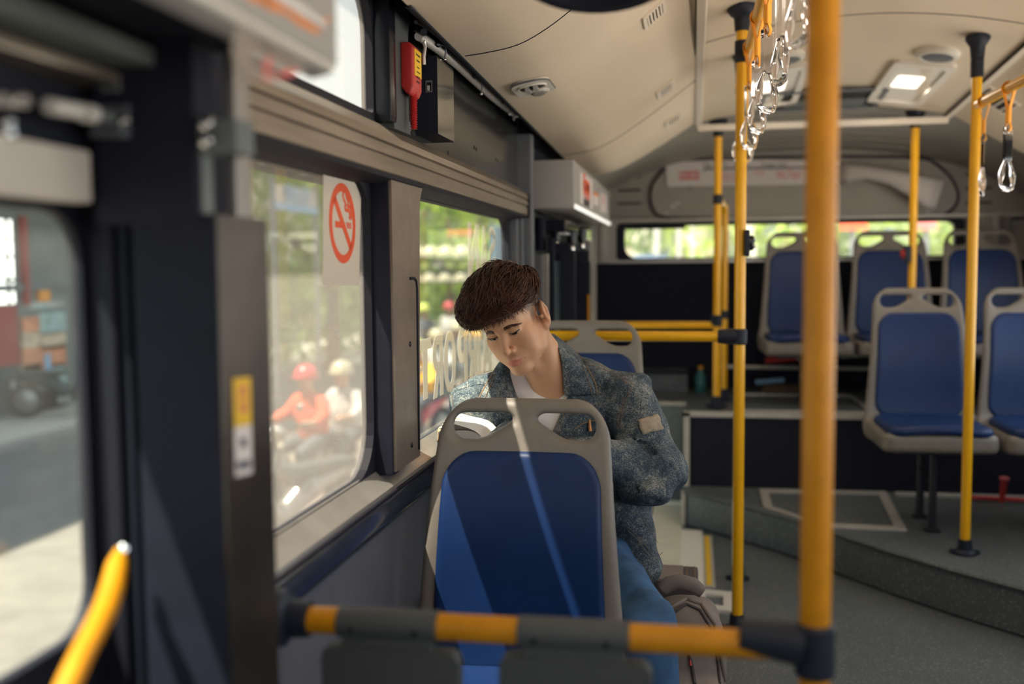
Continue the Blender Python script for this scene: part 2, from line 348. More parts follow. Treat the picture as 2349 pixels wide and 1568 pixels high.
def YZ(a, b, d): return (d, a, b)       # outline in the wall plane, depth across the bus
def XZ(a, b, d): return (a, d, b)
def XY(a, b, d): return (a, b, d)
def structure(name, mb, m, parent=None, smooth=False):
    o = mb.make(name, m, parent, smooth)
    if parent is None: o['kind'] = 'structure'
    return o
def profile_y(prof, y0, y1): # open profile (x, z) run along the bus
    mb = MB(); n = len(prof); mb.loft([[(x, y0, z) for x, z in prof], [(x, y1, z) for x, z in prof]]); return mb
def closed_y(prof, y0, y1):
    return MB().prism(prof, lambda a, b, d: (a, d, b), y0, y1)
def text_mesh(txt, size, bold=0.0, depth=0.0, align='CENTER', sx=1.0):
    c = bpy.data.curves.new('lettering', 'FONT'); c.body = txt; c.size = size; c.offset = bold; c.extrude = depth; c.align_x = align; c.align_y = 'CENTER'; c.resolution_u = 3
    o = bpy.data.objects.new('lettering', c); COL.objects.link(o); dg = bpy.context.evaluated_depsgraph_get()
    me = bpy.data.meshes.new_from_object(o.evaluated_get(dg)); bpy.data.objects.remove(o); bpy.data.curves.remove(c)
    if sx != 1.0: me.transform(Matrix.Diagonal((sx, 1, 1, 1)))
    me.materials.clear(); return me
def put_text(name, txt, size, m, parent, origin, xdir, ydir, bold=0.0, depth=0.0004, sx=1.0, align='CENTER'):
    me = text_mesh(txt, size, bold, depth, align, sx); x, y = Vector(xdir).normalized(), Vector(ydir).normalized(); z = x.cross(y)
    me.transform(Matrix(((x.x, y.x, z.x, origin[0]), (x.y, y.y, z.y, origin[1]), (x.z, y.z, z.z, origin[2]), (0, 0, 0, 1))))
    return link(name, me, m, parent)
# ---------------------------------------------------------------- sculpting by distance fields
def ell(P, c, r, R=None):
    x, y, z = P[0]-c[0], P[1]-c[1], P[2]-c[2]
    if R is not None: x, y, z = (R[0][0]*x+R[1][0]*y+R[2][0]*z, R[0][1]*x+R[1][1]*y+R[2][1]*z, R[0][2]*x+R[1][2]*y+R[2][2]*z)
    k0 = np.sqrt((x/r[0])**2+(y/r[1])**2+(z/r[2])**2); k1 = np.sqrt((x/r[0]**2)**2+(y/r[1]**2)**2+(z/r[2]**2)**2)
    return k0*(k0-1)/np.maximum(k1, 1e-6)
def cone(P, a, b, ra, rb):
    d = [b[i]-a[i] for i in range(3)]; L2 = sum(q*q for q in d)+1e-12
    t = np.clip(((P[0]-a[0])*d[0]+(P[1]-a[1])*d[1]+(P[2]-a[2])*d[2])/L2, 0, 1)
    return np.sqrt((P[0]-a[0]-t*d[0])**2+(P[1]-a[1]-t*d[1])**2+(P[2]-a[2]-t*d[2])**2)-(ra+t*(rb-ra))
def chain(P, pts, rs, k=0.0):
    o = None
    for i in range(len(pts)-1):
        d = cone(P, pts[i], pts[i+1], rs[i], rs[i+1]); o = d if o is None else (smin(o, d, k) if k else np.minimum(o, d))
    return o
def smin(a, b, k):
    h = np.clip(0.5+0.5*(b-a)/k, 0, 1); return b*(1-h)+a*h-k*h*(1-h)
def smax(a, b, k): return -smin(-a, -b, k)
def rbox(P, c, h, r, R=None):
    x, y, z = P[0]-c[0], P[1]-c[1], P[2]-c[2]
    if R is not None: x, y, z = (R[0][0]*x+R[1][0]*y+R[2][0]*z, R[0][1]*x+R[1][1]*y+R[2][1]*z, R[0][2]*x+R[1][2]*y+R[2][2]*z)
    qx, qy, qz = np.abs(x)-h[0]+r, np.abs(y)-h[1]+r, np.abs(z)-h[2]+r
    return np.sqrt(np.maximum(qx, 0)**2+np.maximum(qy, 0)**2+np.maximum(qz, 0)**2)+np.minimum(np.maximum(qx, np.maximum(qy, qz)), 0)-r
def nets(f, lo, hi, h):
    """surface of f = 0 on a grid of step h, as (vertices, quads)"""
    ax = [np.arange(lo[i], hi[i]+h, h, dtype=np.float32) for i in range(3)]
    V = np.asarray(f((ax[0][:, None, None], ax[1][None, :, None], ax[2][None, None, :])), dtype=np.float32)
    V = np.broadcast_to(V, (len(ax[0]), len(ax[1]), len(ax[2])))
    S = V < 0; nx, ny, nz = V.shape
    c = np.zeros((nx-1, ny-1, nz-1), np.int8)
    for i in (0, 1):
        for j in (0, 1):
            for k in (0, 1): c += S[i:nx-1+i, j:ny-1+j, k:nz-1+k]
    act = (c > 0) & (c < 8); I = np.argwhere(act); ids = -np.ones(act.shape, np.int64); ids[act] = np.arange(len(I))
    acc = np.zeros((len(I), 3)); cnt = np.zeros(len(I))
    corners = [(i, j, k) for i in (0, 1) for j in (0, 1) for k in (0, 1)]
    vals = {q: V[I[:, 0]+q[0], I[:, 1]+q[1], I[:, 2]+q[2]] for q in corners}
    for a in corners:
        for d in range(3):
            if a[d]: continue
            b = list(a); b[d] = 1; b = tuple(b); va, vb = vals[a], vals[b]; m = (va < 0) != (vb < 0)
            t = np.where(m, va/np.where(m, va-vb, 1), 0); p = np.tile(np.array(a, float), (len(I), 1)); p[:, d] += t
            acc[m] += p[m]; cnt[m] += 1
    pos = (I+acc/np.maximum(cnt, 1)[:, None])*h+np.array(lo)
    quads = []
    for d in range(3):
        e1, e2 = (d+1) % 3, (d+2) % 3
        sl0 = [slice(None)]*3; sl1 = [slice(None)]*3; sl0[d] = slice(0, -1); sl1[d] = slice(1, None)
        A, B = S[tuple(sl0)], S[tuple(sl1)]; E = np.argwhere(A != B)
        n = np.array(V.shape); E = E[(E[:, e1] > 0) & (E[:, e1] < n[e1]-1) & (E[:, e2] > 0) & (E[:, e2] < n[e2]-1)]
        if not len(E): continue
        sgn = A[E[:, 0], E[:, 1], E[:, 2]]
        def cell(o1, o2):
            q = E.copy(); q[:, e1] += o1; q[:, e2] += o2; return ids[q[:, 0], q[:, 1], q[:, 2]]
        Q = np.stack([cell(-1, -1), cell(0, -1), cell(0, 0), cell(-1, 0)], 1); Q[~sgn] = Q[~sgn][:, ::-1]; quads.append(Q)
    return pos, np.concatenate(quads)
def np_mesh(name, V, Q):
    me = bpy.data.meshes.new(name); n, m = len(V), len(Q); k = Q.shape[1]
    me.vertices.add(n); me.vertices.foreach_set('co', np.ascontiguousarray(V, dtype=np.float32).ravel())
    me.loops.add(m*k); me.loops.foreach_set('vertex_index', np.ascontiguousarray(Q, dtype=np.int32).ravel())
    me.polygons.add(m); me.polygons.foreach_set('loop_start', np.arange(0, m*k, k, dtype=np.int32))
    me.polygons.foreach_set('use_smooth', np.ones(m, dtype=bool)); me.update(calc_edges=True); return me
def sculpt(name, f, lo, hi, h, m, parent=None, relax=1, world=True):
    V, Q = nets(f, lo, hi, h)
    for _ in range(relax): V = relaxed(V, Q)
    return link(name, np_mesh(name, V, Q), m, parent, world=world)
def relaxed(V, Q, w=0.5):
    A = np.zeros_like(V); c = np.zeros(len(V))
    for i in range(4):
        a, b = Q[:, i], Q[:, (i+1) % 4]; np.add.at(A, a, V[b]); np.add.at(c, a, 1); np.add.at(A, b, V[a]); np.add.at(c, b, 1)
    return V*(1-w)+w*A/np.maximum(c, 1)[:, None]
def copy_tree(o, loc=None, label=None, group=None, rz=None, parent=None):
    c = o.copy(); COL.objects.link(c)
    if parent is not None: c.parent = parent
    if loc is not None: c.location = loc
    if rz is not None: c.rotation_euler = (0, 0, rz)
    if label: c['label'] = label
    if group: c['group'] = group
    for ch in list(o.children):
        copy_tree(ch, parent=c)
    return c
# ---------------------------------------------------------------- the bus body
YF, YR, XL, XR = -1.7, 6.25, -0.66, 1.90
CPROF = [(-.575, 1.80), (-.50, 1.808), (-.42, 1.825), (-.34, 1.868), (-.26, 1.928), (-.18, 1.992), (-.10, 2.062), (-.04, 2.115), (.02, 2.16)]
def ceil_profile():
    top = [(x, 2.25-.25*(x-.62)**2) for x in np.linspace(.02, 1.22, 9)]
    left = CPROF[:-1]; right = [(1.24-x, z) for x, z in reversed(left)]
    return left, top, right
_l, _t, _r = ceil_profile()
PROF = _l+_t+_r
def edge_z(y): return 1.826-.020*(y-2.4)
def lift(z, y):
    e = edge_z(y); c = 2.262-.090*max(y-3.25, 0)-.01*min(y-3.25, 0); return e+(z-1.80)*(c-e)/.45
def ceil_z(x, y):
    xs = [p[0] for p in SP]; zs = [p[1] for p in SP]
    return lift(float(np.interp(x, xs, zs)), y)
def smooth_prof(p, n=4):
    """Catmull-Rom through the outline points"""
    q = []; P_ = [p[0]]+list(p)+[p[-1]]
    for i in range(1, len(P_)-2):
        for k in range(n):
            t = k/n; a, b, c, d = (np.array(P_[i+j-1]) for j in range(4))
            q.append(tuple(.5*(2*b+(c-a)*t+(2*a-5*b+4*c-d)*t*t+(3*b-a-3*c+d)*t**3)))
    return q+[tuple(p[-1])]
SP = smooth_prof(PROF)
mb = MB(); ys = [YF]+list(np.linspace(-.5, 5.2, 12))
mb.loft([[(x, y, lift(z, y)) for x, z in SP] for y in ys]+[[(x, 5.27, lift(z, 5.2)+.02) for x, z in SP], [(x, 5.32, lift(z, 5.2)+.10) for x, z in SP]])
ceiling = structure('ceiling', mb, 'lining', smooth=True)
mb = MB(); mb.box((-.74, YF, 2.42), (1.98, 6.4, 2.50)); mb.box((-.74, YF, 2.0), (-.575, 3.82, 2.45)); mb.box((-.66, YF, 1.912), (-.575, 3.82, 2.0)); mb.box((-.74, 3.82, 1.80), (-.60, 6.4, 2.45)); mb.box((1.815, YF, 1.80), (1.98, 6.4, 2.45))
structure('roof', mb, 'dark_panel')
# seams and trims of the lining
def ceil_line(name, pts, r, m, parent=None, n=6, dz=.001, flat=1.0):
    out = []
    for (x0, y0), (x1, y1) in zip(pts[:-1], pts[1:]):
        for k in range(30): t = k/30; out.append((x0+(x1-x0)*t, y0+(y1-y0)*t))
    out.append(pts[-1]); mb = MB().tube([(x, y, ceil_z(x, y)-dz) for x, y in out], r, n)
    return structure(name, mb, m, parent)
for k, (x0, y0, x1, y1) in enumerate(((-.56, 2.46, .01, 2.46), (-.56, 4.35, .01, 4.35), (.03, 3.86, 1.21, 3.86), (.03, 2.2, 1.21, 2.2))):
    ceil_line('trim_%d' % (k+1), [(x0, y0), (x1, y1)], .0014, 'dark_panel', parent=ceiling).name = 'panel_seam'
for x in (.02, 1.22):
    s = 1 if x < .5 else -1
    mb = MB(); mb.loft([[(x+a, y, ceil_z(x, y)-.018*0+b) for a, b in ((-.012, .004), (-.012, -.010), (.016, -.010), (.022, .004))] for y in (YF, 0, 2, 4, 5.24)])
    structure('ceiling_trim', mb, 'lining_trim', parent=ceiling)
    mb = MB(); mb.loft([[(x+a, y, ceil_z(x, y)+b) for a, b in ((-.018, .006), (-.018, -.006), (-.013, -.006), (-.013, .006))] for y in (YF, 0, 2, 4, 5.24)])
    structure('ceiling_seal', mb, 'rubber', parent=ceiling)
mb = MB().box((.02, 5.215, 1.985), (1.22, 5.24, 2.015)); structure('ceiling_trim', mb, 'lining_trim', parent=ceiling)
# black trough between the lining's edge and the left wall
mb = MB(); tp_ = [(-.70, .115), (-.70, .093), (-.610, .088), (-.588, .055), (-.580, -.003), (-.568, -.005), (-.568, .115)]
mb.loft([[(x, y, edge_z(y)+z) for x, z in tp_] for y in (2.0, 3.0, 4.0, 5.0, 6.1)], closed=True); structure('trim_1', mb, 'black')
structure('trim_2', closed_y([(1.94, 1.86), (1.94, 1.835), (1.86, 1.822), (1.825, 1.795), (1.808, 1.797), (1.808, 1.86)], YF, 6.1), 'black')
# left wall, built round its openings
mb = MB()
mb.box((-.72, 1.085, -.35), (-.665, 3.80, .80)); mb.box((-.72, 2.13, .80), (-.69, 2.26, 1.56)); mb.box((-.72, 2.165, 1.56), (-.69, 2.26, 1.92)); mb.box((-.72, 1.02, 1.92), (-.66, 3.86, 2.0))
mb.box((-.72, 2.17, 1.58), (-.675, 3.78, 1.92)); mb.box((-.72, 1.085, -.35), (-.62, 1.14, 2.0)); mb.box((-.72, 3.82, .80), (-.69, 3.86, 1.60))
mb.box((-.72, YF, -.35), (-.66, -.35, 2.0)); mb.box((-.72, 5.52, -.35), (-.66, 6.4, 2.0)); mb.box((-.72, -.35, 1.45), (-.66, 1.085, 2.0)); mb.box((-.72, 3.8, 1.5), (-.66, 5.55, 2.0))
mb.box((-.748, 1.1, 1.472), (-.695, 1.98, 1.60))  # outer lip added to shade the seat between its sun patches
wl = structure('wall_left', mb, 'dark_panel')
lp = MB().box((-.665, 1.10, 0.0), (-.64, 3.80, .775)); structure('wall_panel', lp, 'grey_wall', parent=wl)
# sill and glossy moulding
structure('window_sill', closed_y([(-.675, .80), (-.675, .868), (-.668, .872), (-.645, .852), (-.627, .838), (-.623, .825), (-.64, .80)], 1.13, 3.78), 'sill', parent=wl)
prof = [(-.645, .752)]+[(-.640+.026*math.sin(t), .793-.036*math.cos(t)) for t in np.linspace(0, math.pi, 9)]+[(-.645, .83)]
structure('trim_3', closed_y(prof, 1.13, 3.78), 'mould', smooth=True)
mb = MB().tube([(-.622, 1.13, .828), (-.622, 3.78, .828)], .004, 8); structure('trim_4', mb, 'rubber')
# brushed rail over the windows: steps and grooves
structure('trim_7', closed_y([(-.70, 1.472), (-.645, 1.478), (-.616, 1.486), (-.6135, 1.495), (-.70, 1.495)], 1.12, 2.05), 'rubber')
rp = [(-.70, 1.493), (-.616, 1.493), (-.612, 1.497), (-.612, 1.522), (-.617, 1.524), (-.617, 1.529), (-.610, 1.531), (-.610, 1.546), (-.616, 1.548), (-.616, 1.553), (-.609, 1.556), (-.612, 1.572), (-.655, 1.606), (-.70, 1.606)]
structure('trim_5', closed_y(rp, 1.12, 2.05), 'rail_metal')
structure('trim_9', closed_y([(-.672, 1.472), (-.645, 1.478), (-.616, 1.486), (-.6135, 1.495), (-.672, 1.495)], 2.05, 3.72), 'rubber')
rp = [(-.672, 1.493), (-.616, 1.493), (-.612, 1.497), (-.612, 1.522), (-.617, 1.524), (-.617, 1.529), (-.610, 1.531), (-.610, 1.546), (-.616, 1.548), (-.616, 1.553), (-.609, 1.556), (-.612, 1.572), (-.655, 1.606), (-.672, 1.606)]
structure('trim_8', closed_y(rp, 2.05, 3.72), 'rail_metal')
mb = MB().box((-.612, 3.715, 1.484), (-.606, 3.722, 1.575)); structure('trim_6', mb, 'black')
# window 1 (filmed), its upper pane, window 2
def window(name, y0, y1, z0, z1, rs, glass, yo=.03, zo=.03, x=-.682, gx=(-.690, -.664), ring='rubber'):
    w = bpy.data.objects.new(name, None); COL.objects.link(w); w.location = (x, (y0+y1)/2, (z0+z1)/2); w['kind'] = 'structure'
    inner = rrect(y0, z0, y1, z1, .05, rs=rs); outer = rrect(y0-yo, z0-zo, y1+yo, z1+zo, .02, rs=[.02]*4)
    MB().ring(outer, inner, YZ, gx[0], gx[1]).make('gasket', ring, w, smooth=False)
    MB().prism(rrect(y0-.01, z0-.01, y1+.01, z1+.01, .04, rs=[max(r-.005, .01) for r in rs]), YZ, x-.0015, x+.0015).make('pane', glass, w)
    return w
w1 = window('window_1', 1.1, 2.006, at(800, 1107, X=-.682).z, at(700, 379, X=-.682).z, (.105, .02, .02, .105), 'film', yo=.05)
w1b = window('window_2', 1.1, 2.042, 1.626, 1.875, (.085, .02, .02, .012), 'film', yo=.02, zo=.018)
w2 = window('window_3', 2.262, at(1157, 700, X=-.682).y, .866, at(1050, 480, X=-.682).z, (.075, .06, .03, .05), 'glass', yo=.03, zo=.026)
# pillar between the windows: black flank, brown stippled cover
mb = MB(); mb.box((-.684, 2.012, .86), (-.626, 2.06, 1.486), .004)
pil = structure('pillar', mb, 'black')
cv = MB(); cv.prism([(2.018, .868), (2.016, 1.486), (2.262, 1.486), (2.250, 1.474), (2.236, 1.452), (2.232, 1.42), (2.206, .868)], YZ, -.690, -.620); cv.make('cover', 'leather', pil)
mb = MB(); a = [(2.105, .885), (2.105, 1.262), (2.112, 1.273), (2.125, 1.276), (2.140, 1.276)]
mb = MB().tube([(-.6195, y, z) for y, z in ((2.192, .885), (2.196, 1.255), (2.190, 1.272), (2.175, 1.278), (2.14, 1.278))], .0035, 8); mb.make('recess_line', 'rubber', pil)
mb = MB().lathe([(.0065, 0), (.0065, .0015), (.004, .003)], (-.6205, 2.135, 1.132), (1, 0, 0), 12); mb.make('screw', 'black_gloss', pil)
mb = MB().lathe([(.0065, 0), (.0065, .0015), (.004, .003)], (-.6205, 2.135, .905), (1, 0, 0), 12); mb.make('screw', 'black_gloss', pil)
# pillar strips behind window 3
mb = MB(); mb.box((-.684, 3.635, .86), (-.640, 3.68, 1.485), .004); mb.box((-.684, 3.68, .86), (-.628, 3.725, 1.485), .004); structure('pillar', mb, 'grey_trim')
mb = MB(); mb.box((-.684, 3.73, 0), (-.600, 3.80, 1.80), .008); structure('pillar', mb, 'grey_trim')
mb = MB(); mb.box((-.69, 3.802, 0.0), (-.612, 3.845, 1.84), .004); structure('pillar', mb, 'black')
# upper wall: glossy black column, matt panel, recessed shiny panel with slots
mb = MB(); mb.box((-.682, 2.050, 1.610), (-.628, 2.10, 1.90), .014); structure('pillar', mb, 'black_gloss', smooth=True)
up = MB(); up.prism([(2.085, 1.600), (2.085, 1.90), (2.36, 1.90), (2.27, 1.87), (2.215, 1.85), (2.202, 1.82), (2.198, 1.63), (2.21, 1.602)], YZ, -.69, -.632)
upo = structure('wall_panel', up, 'shop_dark', parent=wl)
mb = MB(); mb.box((-.70, 2.20, 1.600), (-.652, 3.72, 1.91)); sp = structure('wall_panel', mb, 'shiny_panel', parent=wl)
mb = MB().lathe([(.012, 0), (.012, .003), (.007, .005)], (-.652, 2.262, 1.628), (1, 0, 0), 14); mb.make('rivet', 'grey_trim', wl)
for (px, py) in ((1090, 255), (1096, 261), (1143, 294), (1149, 297), (1088, 338), (1093, 342), (1041, 216), (1028, 350), (1137, 365), (1142, 369)):
    p = at(px, py, X=-.652); MB().box((-.656, p.y-.006, p.z-.005), (-.6508, p.y+.006, p.z+.005)).make('slot', 'hole_shade', wl)
# right wall, only its edge is in view
mb = MB(); mb.box((1.90, YF, -.35), (1.96, 6.4, .80)); mb.box((1.90, YF, 1.74), (1.96, 6.4, 2.0))
for y in (-1.7, -.05, 1.7, 3.45, 5.1): mb.box((1.90, y, .8), (1.96, y+(.12 if y < 5 else 1.3), 1.74))
wr = structure('wall_right', mb, 'grey_wall')
# unseen front bulkhead, closed round a small windscreen to dim the seat fronts
mb = MB(); mb.box((-.72, YF-.06, -.35), (1.96, YF, 1.05)); mb.box((-.72, YF-.06, 1.60), (1.96, YF, 2.45)); mb.box((-.72, YF-.06, 1.0), (.1, YF, 1.65)); structure('wall_front', mb, 'grey_wall')
# ---------------------------------------------------------------- floors
edge = [(-.035, 5.0), (.10, 4.885), (.24, 4.74), (.38, 4.60), (.52, 4.42), (.66, 4.22), (.80, 4.03), (.95, 3.85), (1.15, 3.64), (1.45, 3.36), (1.75, 3.10), (1.90, 2.97)]
mb = MB(); mb.box((-.66, YF, -.06), (1.91, 5.5, 0.0)); fl = structure('floor', mb, 'floor')
mb = MB().prism(edge+[(1.90, 5.14), (-.035, 5.14)], XY, 0.0, .175); pf = structure('platform_floor', mb, 'floor')
mb = MB().loft([[(x+dx, y+dy, z) for x, y in edge] for dx, dy, z in ((.004, .004, .181), (-.006, -.008, .181), (-.011, -.015, .172), (-.006, -.008, .160))]); structure('edge_strip', mb, 'floor', parent=pf)
mb = MB(); mb.box((-.052, 4.985, 0), (-.034, 5.005, .178)); mb.make('corner_strip', 'alu', pf)
mb = MB().tube([(x-.004, y-.006, .004) for x, y in edge], .004, 6); mb.make('floor_seal', 'dark_panel', pf)
# rear platform: dark upholstered riser with pale angle strips
mb = MB(); mb.box((-.035, 5.15, 0), (1.90, 6.25, .55)); mb.box((-.66, 5.47, 0), (-.03, 6.25, .552)); rp_ = structure('rear_floor', mb, 'floor')
mb = MB(); mb.box((-.02, 5.128, .17), (1.90, 5.152, .545)); mb.make('riser_panel', 'rear_cloth', rp_)
mb = MB(); mb.box((-.046, 5.115, .553), (1.90, 5.16, .560)); mb.box((-.046, 5.115, .535), (1.90, 5.122, .553)); mb.make('edge_strip', 'alu', rp_)
mb = MB(); mb.box((-.050, 5.115, .175), (-.014, 5.122, .556)); mb.box((-.050, 5.115, .175), (-.044, 5.155, .556)); mb.make('edge_strip', 'alu', rp_)
mb = MB(); mb.box((-.62, 5.455, .545), (-.035, 5.50, .560)); mb.make('edge_strip', 'rear_grey', rp_)
mb = MB(); mb.box((-.62, 5.95, .552), (-.03, 6.25, .675), .006); mb.make('ledge', 'floor', rp_)
mb = MB(); mb.box((-.62, 5.945, .660), (-.03, 5.955, .682)); mb.make('ledge_strip', 'dark_panel', rp_)
fr = [(x, y) for x, y in rrect(.24, 5.21, .90, 5.90, .05)]; fi = rrect(.258, 5.228, .882, 5.882, .04)
mb = MB().ring(fr, fi, XY, .55, .562); mb.make('hatch_frame', 'alu', rp_)
# floor in front of the rear door: cream mat and plate paled to hold sunlight, yellow strip
mb = MB().box((-.62, 4.05, 0), (-.05, 5.455, .005)); mb.make('mat_panel', 'cream', fl)
mb = MB().box((-.62, 5.42, 0.0), (-.04, 5.455, .02)); mb.make('mat_strip', 'sunlit_floor', fl)
mb = MB().box((-.05, 4.02, 0), (.050, 4.90, .006)); mb.make('sunlit_plate', 'sunlit_floor', fl)  # sunlight on this floor is put into the plate's white colour
mb = MB().box((.050, 4.02, 0), (.096, 4.80, .007)); mb.make('strip_frame', 'alu', fl)
mb = MB().box((.060, 4.04, .0), (.082, 4.79, .009)); mb.make('warning_strip', 'label_yellow', fl)
mb = MB().box((-.62, 4.12, 0.0), (-.05, 4.14, .0065)); mb.make('mat_line', 'label_yellow', fl)
# loose plate frame near the pole foot
a, b = at(1635, 1362, Z=0), at(1672, 1398, Z=0)
t = MB().ring([(.01, 3.74), (.155, 3.72), (.16, 3.95), (.03, 3.97)], [(.045, 3.79), (.12, 3.78), (.122, 3.90), (.055, 3.91)], XY, 0.0, .014); t.make('floor_socket_frame', 'white_plastic', fl)
MB().box((.04, 3.78, 0), (.125, 3.91, .004)).make('floor_socket', 'grey_trim', fl)
# hatch frame let into the platform
o_ = [at(*p, Z=.178) for p in ((1742, 1122), (2032, 1128), (2080, 1216), (1886, 1208), (1752, 1163))]; c_ = sum(o_, Vector())/5
mb = MB().ring([(p.x, p.y) for p in o_], [(c_.x+(p.x-c_.x)*.86, c_.y+(p.y-c_.y)*.84) for p in o_], XY, .172, .183); mb.make('hatch_frame', 'alu', pf)
# ---------------------------------------------------------------- rear wall
mb = MB(); mb.box((-.72, 6.25, -.3), (1.96, 6.32, 1.345)); mb.box((-.72, 6.25, 1.552), (1.96, 6.32, 2.45)); mb.box((-.72, 6.25, 1.34), (-.425, 6.32, 1.56)); mb.box((1.515, 6.25, 1.34), (1.96, 6.32, 1.56))
wb = structure('wall_rear', mb, 'rear_grey')
mb = MB(); mb.box((-.66, 6.225, .55), (1.90, 6.25, 1.325), .004); mb.make('upholstery', 'rear_cloth', wb)
mb = MB().box((-.60, 6.19, 1.322), (1.90, 6.26, 1.338), .004); mb.make('window_ledge', 'silver', wb)
mb = MB().box((-.60, 6.20, 1.572), (1.90, 6.26, 1.590), .004); mb.make('trim_bar', 'alu', wb)
mb = MB().ring(rrect(-.47, 1.338, 1.56, 1.565, .03), rrect(-.418, 1.352, 1.508, 1.548, .06, rs=(.05, .035, .075, .075)), XZ, 6.22, 6.27)
wn = structure('window_4', mb, 'rubber'); MB().box((-.43, 6.262, 1.345), (1.52, 6.266, 1.555)).make('pane', 'rear_glass', wn)
mb = MB().box((-.43, 6.255, 1.530), (-.05, 6.262, 1.555)); mb.make('shade_band', 'black', wn)
# moulded corner posts beside the rear window
for s in (0, 1):
    mb = MB(); X = lambda x: x if s == 0 else 1.14-x
    mb.loft([[(X(-.66), 6.20, z), (X(-.60), 6.17, z), (X(-.575), 6.12, z), (X(-.545), 6.12, z), (X(-.52), 6.17, z), (X(-.48), 6.215, z), (X(-.44), 6.235, z)] for z in (1.33, 1.45, 1.575)])
    mb.make('corner_post', 'rear_grey', wb, smooth=True)
# header: slopes from the lining's end to the rear wall, with louvre grooves
hx = np.linspace(-.70, 1.94, 29)
def arch(y, x):
    e = abs(x-.62)/1.32; base = np.interp(y, [5.22, 5.6, 6.0, 6.22], [2.075, 2.06, 2.02, 1.985]); return base-.30*e**2.6-.03*e**8
mb = MB().loft([[(x, y, arch(y, x)) for x in hx] for y in (5.22, 5.4, 5.6, 5.8, 6.0, 6.12, 6.25)])
hd = structure('ceiling_panel', mb, 'rear_grey', smooth=True); hd.parent = ceiling; del hd['kind']; hd.name = 'rear_header'
for k, y in enumerate((5.42, 5.56, 5.70, 5.84, 5.98, 6.10)):
    mb = MB().tube([(x, y, arch(y, x)-.003) for x in np.linspace(.04, 1.20, 12)], .006, 6); mb.make('louvre', 'rear_grey', ceiling)
hp = [(1510, 405), (1535, 377), (1580, 369), (1700, 363), (1850, 360), (2000, 360), (2105, 362), (2140, 372), (2178, 405), (2196, 440), (2192, 470), (2165, 492), (2120, 497), (1850, 501), (1600, 500), (1520, 497), (1500, 482), (1492, 455), (1496, 425)]
hw = [at(px, py, Y=6.245) for px, py in hp]; hc = sum(hw, Vector())/len(hw)
op = smooth_prof([(p.x, p.z) for p in hw]+[(hw[0].x, hw[0].z)], 3)[:-1]
MB().prism(op, XZ, 6.236, 6.25).make('hatch_panel', 'rear_hatch', wb)
MB().tube([(x, 6.236, z) for x, z in op]+[(op[0][0], 6.236, op[0][1])], .008, 6).make('hatch_seal', 'rubber', wb)
p = at(1605, 432, Y=6.23); MB().box((p.x-.055, 6.215, p.z-.012), (p.x+.055, 6.24, p.z+.012), .005).make('hatch_catch', 'rear_grey', wb)
MB().tube([(p.x-.04, 6.208, p.z-.004), (p.x+.02, 6.208, p.z-.004)], .004, 6).make('catch_bar', 'chrome', wb)
for q in ((1528, 490), (1543, 473), (1553, 466), (2138, 345), (2128, 487), (2088, 376)):
    p = at(*q, Y=6.235); MB().lathe([(.010, 0), (.010, .003), (.005, .006)], (p.x, 6.238, p.z), (0, -1, 0), 10).make('screw', 'silver', wb)
for q in ((1420, 1470, 405), (1418, 1470, 437), (1416, 1470, 467), (2215, 2275, 400), (2215, 2275, 432), (2215, 2275, 465)):
    a, b = at(q[0], q[2], Y=6.245), at(q[1], q[2], Y=6.245); MB().tube([(a.x, 6.246, a.z), (b.x, 6.246, a.z)], .006, 6).make('groove', 'dark_panel', wb)
